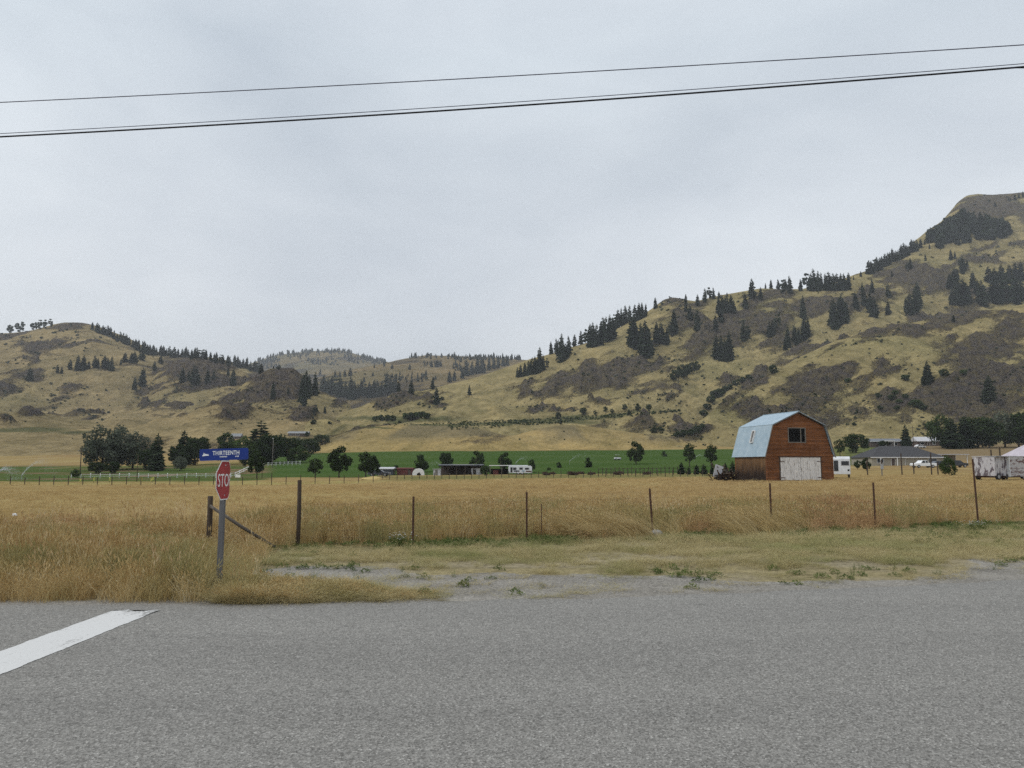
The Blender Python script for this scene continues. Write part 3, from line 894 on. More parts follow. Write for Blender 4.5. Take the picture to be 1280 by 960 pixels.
def single(pair, name):
    """trunk and crown as one mesh, for trees only a few pixels high"""
    bm = bmesh.new()
    bm.from_mesh(pair[0]); n0 = len(bm.faces)
    bm.from_mesh(pair[1])
    bm.faces.ensure_lookup_table()
    for f in bm.faces[n0:]: f.material_index = 1
    me = bpy.data.meshes.new(name); bm.to_mesh(me); bm.free()
    me.materials.append(pair[0].materials[0]); me.materials.append(pair[1].materials[0])
    return me


CON1 = [single(p, 'conifer') for p in CON]
BRO1 = [single(p, 'round_tree') for p in BRO]
BUSH1 = [single(p, 'bush') for p in BUSH]
ORD = 'first second third fourth fifth sixth seventh eighth ninth tenth eleventh twelfth thirteenth fourteenth fifteenth sixteenth seventeenth eighteenth nineteenth twentieth'.split()
rt = random.Random(4)


def far_tree(me, px, py, h, label, cat, group, name, sink=0.02, wx=1.0):
    p = hit(px, py)
    if p is None: return None
    o = bpy.data.objects.new(name, me); C.objects.link(o)
    H = 0.95 * h / F * (p.y * cP + (p.z - CAMZ) * sP)
    o.location = (p.x, p.y, p.z - sink * H)
    o.scale = (H * wx, H * wx, H)
    o.rotation_euler = (rt.uniform(-.03, .03), rt.uniform(-.03, .03), rt.uniform(0, 6.28))
    return tag(o, label, cat, group)


def cluster(phrase, pts, group, kinds=(0, 1, 2, 3, 4, 5, 1, 3, 7), wx=1.0, noun='conifer', meshes=None, cat='tree', name='conifer', single_label=None):
    pts = sorted(pts)
    k = 0
    for i, (px, py, h) in enumerate(pts):
        if single_label and len(pts) == 1: lab = single_label
        elif i == 0: lab = f'leftmost {noun} {phrase}'
        elif i == len(pts) - 1: lab = f'rightmost {noun} {phrase}'
        elif i < 20: lab = f'{ORD[i]} {noun} from left {phrase}'
        else: lab = f'{noun} towards the right end {phrase}'
        far_tree((meshes or CON1)[rt.choice(kinds)], px, py, h, lab, cat, group, name, wx=wx * rt.uniform(0.88, 1.12))


def row(x0, x1, n, y0, y1, h0, h1, jit=1.5):
    return [(x0 + (x1 - x0) * (i + rt.uniform(-.3, .3)) / max(1, n - 1), y0 + (y1 - y0) * i / max(1, n - 1) + rt.uniform(-jit, jit), rt.uniform(h0, h1)) for i in range(n)]


GL = 'conifers on the golden left hill'
cluster('on the bare crest left of the golden hill top', [(12, 417, 13), (25, 416, 16), (42, 413, 12), (50, 412, 14), (56, 411, 13), (63, 409, 12)], GL, kinds=(6, 6, 7, 2), wx=1.2, noun='dark pine')
cluster('in the row down the right shoulder of the golden hill', row(116, 181, 18, 412, 441, 10, 16), GL, wx=1.2)
cluster('in the dark skyline row behind the rocky dome', row(184, 250, 18, 444, 448, 11, 16), GL, wx=1.2)
cluster('in the skyline row sloping right of the rocky dome', row(254, 326, 18, 449, 466, 11, 16), GL, wx=1.2)
cluster('in the band across the middle of the golden hill', [(72, 466, 12), (77, 467, 10), (87, 462, 15), (97, 463, 21), (104, 463, 21), (111, 461, 11), (118, 460, 18), (122, 460, 14), (130, 460, 18), (134, 461, 16), (139, 464, 21)], GL, wx=1.2)
cluster('in the short band below the shoulder of the golden hill', [(151, 456, 9), (156, 453, 14), (164, 454, 15), (168, 454, 17), (177, 450, 20)], GL, wx=1.2)
cluster('', [(37, 476, 18)], GL, wx=1.35, single_label='lone dark pine at the far left of the golden hillside')
cluster('of the pair on the slope left of the rocky dome', [(178, 483, 26), (168, 487, 18)], GL, kinds=(0, 1), wx=1.2)
cluster('standing on the face of the rocky dome', [(193, 463, 13), (201, 455, 14), (228, 478, 20), (236, 476, 15), (243, 479, 25), (259, 479, 20), (267, 474, 12), (291, 481, 22), (285, 470, 12)], GL, wx=1.2)
KN = 'conifers around the rocky knoll'
cluster('', [(341, 498, 22)], KN, kinds=(1,), single_label='single dark conifer against the face of the rocky knoll')
cluster('in the tall clump at the right end of the knoll', [(378, 503, 38), (383, 496, 36), (386, 492, 26), (394, 494, 32), (380, 508, 26)], KN, kinds=(0, 1, 4))
cluster('below the rocky knoll on its right', [(394, 520, 16), (406, 517, 11), (360, 492, 10)], KN)
VF = 'conifers in the dark grove up the valley'
cluster('in the dark grove right of the knoll', [(404, 490, 24), (410, 492, 22), (415, 493, 26), (420, 494, 24), (425, 496, 28), (431, 497, 24), (438, 499, 32), (443, 498, 24), (447, 497, 20)], VF, wx=1.15)
cluster('in the dark grove at the head of the valley', [(452, 494, 22), (456, 497, 20), (462, 497, 22), (467, 496, 24), (471, 496, 24), (477, 494, 20), (484, 492, 30), (488, 492, 24), (493, 490, 22), (498, 489, 14)], VF, wx=1.15)
cluster('in the small row above the valley grove', [(400, 469, 10), (419, 472, 10), (425, 471, 8), (431, 471, 11), (438, 470, 12), (455, 478, 8), (466, 470, 6)], VF, wx=1.2)
MS = 'conifers on the lower golden slope'
cluster('of the scattered few on the middle golden slope', [(514, 492, 18), (541, 487, 18), (546, 506, 24), (587, 494, 15)], MS, kinds=(2, 3, 0), wx=1.1)
cluster('in the row climbing behind the golden slope', [(562, 478, 16), (568, 476, 14), (578, 473, 14), (583, 470, 18), (590, 469, 20), (597, 467, 23), (603, 466, 22), (611, 463, 18), (617, 461, 17), (623, 460, 16), (629, 458, 14), (634, 457, 12)], MS, wx=1.15)
cluster('on the far golden ridge', [(520, 448, 9), (534, 446, 6), (546, 459, 10), (540, 459, 6), (551, 458, 8), (565, 447, 6), (512, 462, 8), (490, 461, 7), (468, 460, 6)], MS, wx=1.3)
RR = 'conifers on the mountainside'
cluster('in the dark stand at the foot of the mountain ridge', [(647, 472, 15), (651, 471, 17), (656, 470, 19), (661, 469, 20), (665, 468, 24), (669, 467, 24), (674, 465, 34), (679, 463, 22), (684, 460, 14)], RR, wx=1.05)
cluster('on the ridge right of the mountain foot stand', [(689, 440, 18), (695, 438, 20), (702, 452, 38), (698, 446, 24), (707, 449, 22), (711, 443, 26), (718, 432, 17), (726, 430, 20), (732, 428, 20)], RR)
cluster('in the tall dark stand halfway up the ridge', [(738, 434, 32), (742, 434, 34), (746, 432, 30), (751, 431, 32), (757, 428, 36), (762, 426, 36), (766, 424, 30), (754, 420, 26)], RR)
cluster('in the row along the upper ridge', [(769, 410, 22), (773, 408, 26), (777, 405, 26), (782, 404, 26), (787, 402, 24), (794, 402, 24), (799, 400, 24), (803, 398, 22), (807, 396, 18)], RR)
cluster('in the tall pairs below the upper ridge row', [(790, 432, 40), (794, 436, 44), (802, 438, 38), (807, 446, 50), (812, 442, 34)], RR, kinds=(0, 1, 4))
cluster('', [(819.5, 386, 16)], RR, kinds=(2,), single_label='lone pine on the skyline left of the rocky crest')
cluster('on the brown rocky face below the crest', [(821, 428, 28), (827, 430, 30), (834, 430, 24), (843, 417, 34), (840, 421, 22), (857, 390, 18), (863, 400, 22), (872, 414, 32), (895, 413, 22), (901, 402, 28)], RR)
cluster('in the row just right of the rocky crest', [(857, 379, 13), (872, 382, 16), (881, 378, 20), (887, 374, 17), (892, 374, 17), (899, 373, 10), (909, 371, 6)], RR)
cluster('in the dark patch under the skyline row', [(898, 392, 24), (903, 391, 26), (908, 390, 24), (914, 390, 24), (918, 391, 18), (932, 385, 22)], RR)
cluster('of the tall skyline pair above the dark patch', [(940, 373, 28), (951, 374, 17)], RR, kinds=(2, 0))
cluster('in the tall clump on the open slope', [(896, 448, 32), (902, 450, 34), (907, 451, 30), (912, 450, 40)], RR, kinds=(0, 1, 4))
cluster('on the slope right of the tall clump', [(930, 427, 30), (935, 425, 20), (962, 422, 24), (972, 412, 22), (966, 418, 20)], RR)
cluster('in the skyline group left of the long stand', [(957, 357, 8), (964, 358, 13), (973, 357, 15), (979, 367, 20), (982, 357, 15), (988, 367, 25), (1001, 364, 17)], RR)
cluster('in the long dark stand on the mountain skyline', [(1009, 364, 26), (1014, 364, 26), (1018, 364, 32), (1023, 364, 28), (1027, 362, 24), (1033, 363, 24), (1037, 363, 26), (1042, 363, 24), (1047, 363, 24), (1052, 363, 24), (1056, 363, 24), (1061, 362, 24)], RR)
cluster('in the dark gully above the golden spur', [(1004, 398, 32), (1006, 424, 34), (1010, 420, 24), (985, 434, 28), (994, 431, 28), (999, 428, 20), (982, 438, 18)], RR, kinds=(0, 1, 4))
cluster('in the tall row below the long skyline stand', [(1040, 408, 36), (1044, 411, 42), (1049, 405, 36), (1054, 404, 40), (1058, 400, 26), (1070, 386, 24), (1081, 383, 28), (1088, 391, 30), (1093, 397, 30), (1090, 366, 20), (1078, 365, 14)], RR)
cluster('of the few on the brown slope', [(1111, 373, 21), (1110, 393, 18), (1133, 391, 22), (1138, 393, 30), (1144, 389, 32), (1148, 384, 36)], RR)
cluster('in the forest strip climbing the skyline', row(1086, 1150, 20, 343, 311, 13, 20), RR, wx=1.1)
cluster('scattered below the skyline forest strip', [(1076, 346, 8), (1067, 350, 6), (1115, 346, 9), (1138, 336, 15), (1134, 337, 10), (1157, 326, 10), (1162, 311, 7), (1156, 306, 8), (1200, 332, 12)], RR)
cluster('below the dark forest patch', [(1189, 325, 15), (1194, 324, 12), (1204, 338, 20), (1209, 333, 10), (1203, 342, 16)], RR)
cluster('in the dark wood above the big scree', [(1190, 381, 22), (1198, 380, 34), (1204, 381, 36), (1210, 378, 24), (1188, 360, 20), (1193, 355, 22), (1197, 350, 16), (1217, 360, 24), (1228, 382, 36), (1222, 370, 24)], RR, wx=1.1)
cluster('in the forest above the spur near the picture edge', [(1236, 352, 22), (1242, 378, 30), (1248, 380, 34), (1254, 378, 32), (1260, 380, 34), (1266, 378, 32), (1272, 380, 36), (1278, 376, 34), (1244, 356, 24), (1252, 352, 24), (1262, 354, 26), (1270, 352, 28), (1277, 350, 26), (1257, 366, 28), (1268, 366, 28)], RR, wx=1.1)
cluster('on the brown dome of the summit', [(1244, 258, 7), (1262, 252, 6), (1269, 250, 8), (1274, 248, 8), (1279, 247, 9), (1237, 276, 6), (1245, 276, 6)], RR, wx=1.3)
cluster('on the dark scree above the houses', [(1160, 479, 30), (1157, 480, 22), (1237, 502, 36), (1233, 503, 22), (1192, 402, 10)], RR, kinds=(0, 5), wx=1.3)
# bushes and broad clumps on the slopes
BS = 'dark thickets on the slopes'
cluster('in the dark thicket on the open slope', [(842, 477, 17), (848, 476, 20), (854, 474, 20), (859, 471, 18), (865, 468, 17), (871, 466, 16)], BS, (0, 1, 2), 0.9, 'round tree', BRO1, 'tree', 'round_tree')
cluster('', [(967, 467, 13)], BS, (0,), 0.8, 'bush', BUSH1, 'bush', 'bush', 'dark bush on the golden slope left of the spur')
cluster('in the green thicket on the golden slope', [(470, 527, 8), (477, 526, 9), (484, 526, 9), (491, 526, 8)], BS, (0, 1), 1.0, 'bush', BUSH1, 'bush', 'bush')
cluster('in the longer green thicket on the golden slope', [(507, 524, 9), (513, 524, 10), (520, 524, 10), (527, 523, 10), (534, 523, 8)], BS, (0, 1), 1.0, 'bush', BUSH1, 'bush', 'bush')
cluster('among the gully below the golden slope', [(540, 504, 5), (552, 500, 5), (496, 505, 4), (500, 529, 4), (392, 530, 6), (412, 530, 4)], BS, (0, 2), 1.1, 'bush', BUSH1, 'bush', 'bush')
cluster('in the line climbing the gully behind the barn', [(880, 520, 9), (884, 512, 9), (889, 503, 10), (895, 497, 11), (900, 494, 10), (906, 490, 9), (912, 487, 8), (920, 482, 8), (928, 478, 8), (936, 474, 7)], BS, (0,), 1.1, 'bush', BUSH1, 'bush', 'bush')
cluster('in the dark brush low on the slope left of the barn', [(818, 541, 8), (826, 539, 7), (846, 546, 8), (855, 546, 10), (863, 544, 9), (871, 540, 9), (877, 536, 8)], BS, (0,), 1.1, 'bush', BUSH1, 'bush', 'bush')
cluster('scattered on the pale scree above the houses', [(1098, 497, 7), (1115, 500, 8), (1119, 494, 7), (1124, 505, 7), (1132, 498, 7), (1145, 510, 12), (1152, 512, 10), (1131, 476, 9), (1068, 532, 5), (1060, 478, 6), (1180, 470, 10), (1204, 469, 8), (1100, 512, 6), (1122, 512, 6)], BS, (0, 1), 1.1, 'bush', BUSH1, 'bush', 'bush')
OT = 'small trees along the orchard terrace'
cluster('along the orchard terrace', [(698, 524, 10), (701, 531, 9), (729, 519, 11), (744, 519, 7), (757, 517, 11), (765, 517, 7), (781, 515, 12), (786, 519, 8), (797, 514, 11), (811, 514, 10), (755, 528, 5)], OT, (0, 2, 5), 0.95, 'small tree', BRO1, 'tree', 'small_tree')

# valley trees: trunk and crown are parts
def tree(kind, pair, px, base, h, d, label, group, wx=1.0, cat='tree', z=None):
    p = gat(px, d)
    if base is not None:
        q = at(px, base, d); p = Vector((q.x, d, min(p.z, q.z) if abs(p.z - q.z) < 3 else p.z))
    H = h / F * d
    o = thing(kind, label, cat, (p.x, p.y, p.z - 0.02 * H), rt.uniform(0, 6.28), group)
    o.scale = (H * wx, H * wx, H)
    for nm, me in (('trunk', pair[0]), ('crown', pair[1])):
        c = bpy.data.objects.new(nm, me); C.objects.link(c); c.parent = o
    return o


RT = 'round trees in a row before the green field'
for px, base, h, d, k, lab, wx in [
    (394, 594, 27, 150, 5, 'thin ragged tree at the left end of the row before the green field', 1.1), (424, 593, 40, 152, 1, 'tallest dark round tree in the row before the green field', .95),
    (457, 592, 36, 150, 5, 'ragged upright tree beside the tallest one before the green field', 0.9), (466, 593, 28, 154, 1, 'shorter tree leaning against the ragged upright tree before the green field', .9),
    (525, 593, 26, 185, 0, 'dark round tree just behind the white hoop shelter', 1.0), (558, 589, 25, 190, 2, 'dark tree behind the left end of the long open shed', .8),
    (597, 590, 27, 190, 1, 'dark tree behind the right end of the long open shed', .95), (631, 591, 26, 190, 1, 'dark tree behind the white roofed shelter', .85),
    (665, 592, 20, 180, 5, 'narrow tree at the right end of the white trailer', .7), (699, 590, 14, 200, 5, 'thin sapling in the green field right of the white trailer', .7),
    (735, 588, 17, 200, 0, 'small round tree alone in the green field', .85), (795, 583, 32, 215, 1, 'tall dark tree standing alone at the middle of the green field', .85),
    (830, 576, 13, 260, 0, 'small tree far back in the green field', .9), (862, 583, 32, 200, 5, 'narrow grey tree in the green field left of the barn', .75),
    (889, 580, 30, 200, 5, 'slender tree just left of the barn roof', .9), (606, 592, 13, 160, 2, 'low dark bush between the open shed and the shelter', 1.1),
    (495, 585, 8, 190, 2, 'dark little bush above the low shed', .9), (686, 590, 6, 190, 4, 'tiny green bush beside the narrow field tree', 1.0)]:
    tree('round_tree', BRO[k], px, base, h, d, lab, RT, wx)

FL = 'trees around the left farmstead'
for kind, pair, px, base, h, d, lab, wx in [
    ('broad_tree', BRO[3], 127, 585, 55, 205, 'large grey green cottonwood at the left end of the farm trees', 1.0), ('broad_tree', BRO[3], 148, 585, 54, 215, 'tall pale green cottonwood beside the large grey green one', .85),
    ('broad_tree', BRO[3], 166, 583, 46, 210, 'rounded grey green willow right of the cottonwoods', 1.0), ('conifer', CON[0], 196, 582, 48, 200, 'dark pointed spruce right of the grey green willow', 1.15),
    ('broad_tree', BRO[2], 182, 583, 28, 205, 'dark low tree tucked left of the pointed spruce', .9), ('conifer', CON[0], 229, 578, 44, 240, 'spruce with its tip showing above the dark farm trees', 1.35),
    ('broad_tree', BRO[2], 244, 577, 38, 235, 'dark dense tree right of the tipped spruce', 1.0), ('broad_tree', BRO[1], 222, 577, 28, 230, 'dark tree below the tipped spruce', 1.2),
    ('poplar', BRO[5], 253, 560, 32, 290, 'narrow upright poplar behind the dark farm trees', .45), ('broad_tree', BRO[0], 282, 560, 34, 300, 'dull green rounded tree left of the pale farmhouse roof', 1.1),
    ('conifer', CON[5], 289, 550, 26, 320, 'dark pine behind the pale farmhouse roof', 1.2), ('broad_tree', BRO[0], 280, 572, 30, 240, 'dark tree above the blue street sign', 1.1),
    ('broad_tree', BRO[4], 304, 574, 34, 245, 'broad dark tree right of the blue street sign', 1.1), ('conifer', CON[5], 325, 572, 54, 250, 'big bushy pine rising above the farm trees', 1.75),
    ('broad_tree', BRO[2], 340, 575, 40, 240, 'large dark tree below the bushy pine', 1.1), ('broad_tree', BRO[2], 360, 575, 34, 245, 'dark spreading tree at the right of the farm trees', 1.0),
    ('broad_tree', BRO[4], 372, 575, 22, 238, 'lighter green low tree ending the farm trees', 1.2), ('round_tree', BRO[1], 321, 595, 36, 150, 'ragged dark tree in front of the dirt drive', .85),
    ('broad_tree', BRO[0], 350, 552, 18, 330, 'small dark tree left of the upper farm building', 1.1), ('broad_tree', BRO[0], 395, 552, 12, 340, 'low dark tree right of the upper farm building', 1.8),
    ('broad_tree', BRO[0], 375, 560, 18, 330, 'dark shrubby tree below the upper farm building', 1.5), ('broad_tree', BRO[2], 120, 588, 16, 190, 'dark shrubby growth under the left cottonwood', 1.4),
    ('broad_tree', BRO[2], 140, 588, 16, 190, 'dark shrubby growth under the tall pale cottonwood', 1.4), ('broad_tree', BRO[4], 95, 592, 12, 160, 'low bluish bush beside the utility pole', .9),
    ('broad_tree', BRO[3], 225, 583, 18, 200, 'grey scrubby tree behind the white rail fence', 1.1), ('broad_tree', BRO[2], 307, 578, 14, 225, 'low dark tree at the bend of the white fence', 1.0),
    ('broad_tree', BRO[2], 386, 566, 22, 315, 'dark thicket tree at the left foot of the rounded mounds', 1.3), ('broad_tree', BRO[3], 372, 558, 20, 345, 'grey green tree just below the upper farm building', 1.2),
    ('broad_tree', BRO[2], 402, 556, 14, 400, 'low dark tree on the slope above the left mound', 1.7), ('broad_tree', BRO[0], 330, 552, 16, 335, 'dull tree behind the big bushy pine', 1.3),
    ('broad_tree', BRO[1], 384, 534, 8, 420, 'small green tree on the slope above the farm', 1.0)]:
    tree(kind, pair, px, base, h, d, lab, FL, wx)

RG = 'trees around the right hand houses'
for kind, pair, px, base, h, d, lab, wx in [
    ('broad_tree', BRO[2], 1070, 564, 26, 260, 'round dark tree right of the barn roof', 1.35), ('broad_tree', BRO[5], 1050, 567, 24, 240, 'small dark tree touching the barn roof edge', .8),
    ('conifer', CON[0], 1132.5, 556, 30, 300, 'dark pointed spruce between the two far houses', 1.2), ('broad_tree', BRO[4], 1178, 558, 42, 295, 'bright green broad tree at the left of the dark shelterbelt', .85),
    ('conifer', CON[5], 1190, 557, 40, 285, 'leftmost drooping spruce in the dark shelterbelt', 1.45), ('conifer', CON[5], 1207, 557, 42, 290, 'second drooping spruce in the dark shelterbelt', 1.5),
    ('broad_tree', BRO[2], 1222, 557, 42, 295, 'dark broad tree in the middle of the shelterbelt', 1.1), ('broad_tree', BRO[0], 1237, 557, 40, 290, 'dull dark tree right of the shelterbelt middle', 1.1),
    ('broad_tree', BRO[3], 1256, 557, 44, 300, 'grey green tree near the right end of the shelterbelt', 1.0), ('broad_tree', BRO[0], 1274, 557, 46, 295, 'tall dark tree at the right end of the shelterbelt', 1.0),
    ('broad_tree', BRO[2], 1292, 557, 48, 295, 'dark tree cut by the picture edge behind the pale shed', 1.0), ('broad_tree', BRO[4], 1187, 596, 26, 112, 'bushy green shrub tree in front of the grey roofed house', .72),
    ('broad_tree', BRO[2], 1104, 553, 9, 310, 'low dark hedge like tree left of the far white trimmed house', 1.6), ('broad_tree', BRO[1], 1083, 590, 18, 150, 'dark bush at the left corner of the grey roofed house', .8),
    ('broad_tree', BRO[5], 1072, 588, 14, 170, 'thin bush right of the white camper trailer', 1.0)]:
    tree(kind, pair, px, base, h, d, lab, RG, wx)

YC = 'young conifers in a line left of the barn'
for i, (px, h) in enumerate([(852, 16), (861, 10), (871, 13), (880, 14), (890, 11), (899, 13), (907, 15), (916, 17)]):
    lab = 'leftmost young conifer in the line left of the barn' if i == 0 else ('young conifer in the line touching the barn eave' if i == 7 else f'{ORD[i]} young conifer from the left in the line beside the barn')
    tree('young_conifer', CON[(0, 5)[i % 2]], px, 593, h, 150, lab, YC, 1.5)

BP = 'heaps of dead brush before the green field'
for i, (px, h, wd, lab) in enumerate([(683, 5.5, 2.6, 'reddish heap of dead brush just right of the white trailer'), (716, 6, 3.2, 'long dark heap of dead brush in the middle of the fence line'), (738, 5, 1.8, 'small brown brush heap right of the long one'), (772, 6, 2.0, 'reddish brown brush heap under the tall field tree'), (808, 5, 2.4, 'low dark brush heap right of the tall field tree')]):
    p = gat(px, 158); o = bpy.data.objects.new('brush_heap', BUSH1[2]); C.objects.link(o)
    H = h / F * 158; o.location = (p.x, p.y, p.z - 0.1); o.scale = (H * wd, H * 1.4, H); o.rotation_euler = (0, 0, 0.2 * i)
    tag(o, lab, 'brush heap', BP)


# scattered things nobody could count: shrubs dotting the slopes, far woods, orchard rows
def scatter(name, pts, rotz, scl, idx, sources, label, tilt=None):
    """one object that places small meshes at many points with geometry nodes"""
    me = bpy.data.meshes.new(name)
    me.from_pydata([tuple(p) for p in pts], [], [])
    n = len(pts)
    rv = np.zeros((n, 3), np.float32); rv[:, 2] = rotz
    if tilt is not None: rv[:, 0] = tilt[:, 0]; rv[:, 1] = tilt[:, 1]
    a = me.attributes.new('rv', 'FLOAT_VECTOR', 'POINT'); a.data.foreach_set('vector', rv.ravel())
    sv = np.asarray(scl, np.float32)
    if sv.ndim == 1: sv = np.stack([sv, sv, sv], 1)
    a = me.attributes.new('sv', 'FLOAT_VECTOR', 'POINT'); a.data.foreach_set('vector', np.ascontiguousarray(sv, np.float32).ravel())
    a = me.attributes.new('ix', 'INT', 'POINT'); a.data.foreach_set('value', np.asarray(idx, np.int32))
    col = bpy.data.collections.new(name + '_sources')
    for i, m in enumerate(sources):
        so = bpy.data.objects.new(f'{name}_clump', m); so.name = f'{i:03d}_{name}_clump'; col.objects.link(so)
    ng = bpy.data.node_groups.new(name, 'GeometryNodeTree')
    ng.interface.new_socket('Geometry', in_out='INPUT', socket_type='NodeSocketGeometry')
    ng.interface.new_socket('Geometry', in_out='OUTPUT', socket_type='NodeSocketGeometry')
    N = ng.nodes; L = ng.links
    gi = N.new('NodeGroupInput'); go = N.new('NodeGroupOutput')
    ci = N.new('GeometryNodeCollectionInfo'); ci.inputs['Collection'].default_value = col; ci.inputs['Separate Children'].default_value = True; ci.inputs['Reset Children'].default_value = True
    ip = N.new('GeometryNodeInstanceOnPoints'); ip.inputs['Pick Instance'].default_value = True
    def na(nm, ty):
        q = N.new('GeometryNodeInputNamedAttribute'); q.data_type = ty; q.inputs['Name'].default_value = nm
        return [s for s in q.outputs if s.enabled and s.name == 'Attribute'][0]
    L.new(gi.outputs[0], ip.inputs['Points']); L.new(ci.outputs[0], ip.inputs['Instance'])
    L.new(na('ix', 'INT'), ip.inputs['Instance Index']); L.new(na('rv', 'FLOAT_VECTOR'), ip.inputs['Rotation']); L.new(na('sv', 'FLOAT_VECTOR'), ip.inputs['Scale'])
    L.new(ip.outputs[0], go.inputs[0])
    o = link_mesh(name, me)
    md = o.modifiers.new('scatter', 'NODES'); md.node_group = ng
    return tag(o, label, kind='stuff')


def sc_px(n, fn, hmin, hmax):
    P = []; S = []
    for _ in range(n):
        px, py = fn(); p = hit(px, py, 1)
        if p is None or p.y < 300: continue
        h = (hmin + (hmax - hmin) * rt.random() ** 2) / F * p.y
        P.append((p.x, p.y, p.z - 0.15 * h)); S.append(h)
    return P, S


def rk_px():
    while True:
        b = rt.choice(ROCK_BLOBS)
        px = rt.gauss(b[0], b[2] * 0.9); py = rt.gauss(b[1], b[3] * 1.1 + 2)
        if -10 < px < 1290: return px, py


P1, S1 = sc_px(1500, rk_px, 1.0, 3.8)
P2, S2 = sc_px(380, lambda: (rt.uniform(640, 1285), rt.uniform(360, 560)), 1.0, 3.0)
P3, S3 = sc_px(160, lambda: (rt.uniform(-5, 640), rt.uniform(410, 560)), 0.8, 2.0)
P, S = P1 + P2 + P3, S1 + S2 + S3
n_ = len(P)
def small_bush(seed, mat):
    p = broad_meshes(seed, 0.75, 8, 40, 0.0, 0.13)[1]; p.materials.append(M[mat]); return p
SB = [small_bush(401, 'leafdark'), small_bush(402, 'leafgrey'), small_bush(403, 'leafdark'), small_bush(404, 'leafgrey')]
scatter('hillside_shrubs', P, rng.uniform(0, 6.28, n_), np.array(S), rng.integers(0, 4, n_), SB, 'small dark shrubs dotting the scree and dry slopes')

def wood(name, label, regs, hmin, hmax):
    P = []; S = []
    for fn, n in regs:
        for _ in range(n):
            px, py = fn(); p = hit(px, py)
            if p is None: continue
            h = rt.uniform(hmin, hmax) / F * p.y
            P.append((p.x, p.y, p.z - 0.3)); S.append(h)
    n = len(P); S = np.array(S)
    scatter(name, P, rng.uniform(0, 6.28, n), np.stack([S * 1.15, S * 1.15, S], 1), rng.integers(0, 8, n), CON1, label)

def tri_patch():
    while True:
        x = rt.uniform(1168, 1262); y = rt.uniform(np.interp(x, [1168, 1185, 1200, 1212, 1262], [297, 287, 279, 272, 290]), np.interp(x, [1168, 1262], [312, 296]))
        return x, y
wood('dark_forest', 'dense dark forest patch below the brown mountain summit', [(tri_patch, 150), (lambda: (lambda x: (x, np.interp(x, [1160, 1177, 1197, 1208], [302, 292, 281, 273]) + rt.uniform(0, 4)))(rt.uniform(1160, 1208)), 70)], 12, 20)
wood('distant_forest', 'hazy forest along the farthest hill up the valley', [
    (lambda: (lambda x: (x, np.interp(x, [325, 355, 385, 430, 455, 480], [448, 442, 439, 438, 446, 452]) + abs(rt.gauss(0, 3))))(rt.uniform(322, 482)), 190),
    (lambda: (rt.uniform(430, 480), rt.uniform(442, 455)), 40), (lambda: (rt.uniform(385, 420), rt.uniform(449, 457)), 40), (lambda: (rt.uniform(322, 350), rt.uniform(450, 462)), 40)], 3.0, 6.0)
wood('ridge_forest', 'thin line of trees along the far golden ridge', [
    (lambda: (rt.uniform(560, 650), rt.uniform(446, 451)), 90), (lambda: (rt.uniform(510, 560), rt.uniform(445, 449)), 14), (lambda: (rt.uniform(530, 553), rt.uniform(455, 459)), 16), (lambda: (rt.uniform(565, 585), rt.uniform(452, 466)), 24), (lambda: (rt.uniform(480, 545), rt.uniform(468, 478)), 34)], 3.5, 7.5)
def orow():
    k = rt.randrange(6); x = rt.uniform(560, 850)
    return x, np.interp(x, [560, 640, 720, 850], [528, 526, 522, 513]) + k * (1.9 - (x - 560) / 290 * 1.6) + rt.gauss(0, .25)
P, S = sc_px(420, orow, 1.6, 2.6)
P4, S4 = sc_px(200, lambda: (lambda x: (x, 530 - (x - 560) * 0.012 + rt.gauss(0, 1)))(rt.uniform(480, 700)), 0.8, 1.8); P += P4; S += S4
SG = [small_bush(411, 'leafmid'), small_bush(412, 'leafmid')]
scatter('orchard_shrubbery', P, rng.uniform(0, 6.28, len(P)), np.array(S), rng.integers(0, 2, len(P)), SG, 'rows of low green orchard plants on the hillside terrace')

# ------------------------------------------------------------------ the barn
M['barnfront'] = mat_wood('red brown barn boards', (0.13, 0.050, 0.021), (0.34, 0.145, 0.06), (0.35, 5, 3.5), 1.5, plank=0.24, plank_axis='Z')
M['barnside'] = mat_wood('tan barn boards', (0.14, 0.075, 0.035), (0.27, 0.165, 0.085), (6, 6, 0.5), 2.0, plank=0.2, plank_axis='Y', stain=((0.016, 0.011, 0.010), 0.75, 2.3))


def tin_mat():
    t = NT('pale blue metal roof')
    n = t.noise(t.coord('Object'), 1.2, 5)
    c = t.ramp(n, [(0.3, (0.25, 0.345, 0.415)), (0.7, (0.345, 0.435, 0.50))])
    s = t.noise(t.coord('Object', (1, 1, 0.2)), 7, 4)
    c = t.mix(t.ramp(s, [(0.6, 0.0), (0.8, 0.25)]), c, (0.22, 0.30, 0.34))
    wv = t.new('TexWave', wave_type='BANDS', bands_direction='Y', wave_profile='SIN'); wv.inputs['Scale'].default_value = 1.05
    t.link(t.new('TexCoord').outputs['Object'], wv.inputs['Vector'])
    return t.bsdf(c, 0.5, bump=t.ramp(wv.outputs['Fac'], [(0.8, 0.0), (1.0, 1.0)]), bstr=0.5, bdist=0.03, spec=0.35)


def peel_mat(name, paint, under, thr=0.5, stretch=(3, 3, 0.8)):
    t = NT(name)
    n = t.noise(t.coord('Object', stretch), 1.3, 6, 0.72, 0.4)
    m = t.ramp(n, [(thr, 0.0), (thr + 0.05, 1.0)])
    f = t.noise(t.coord('Object'), 3, 5)
    p = t.ramp(f, [(0.3, tuple(x * 0.8 for x in paint)), (0.7, paint)])
    return t.bsdf(t.mix(m, p, under), 0.75, bump=n, bstr=0.3, bdist=0.02, spec=0.2)


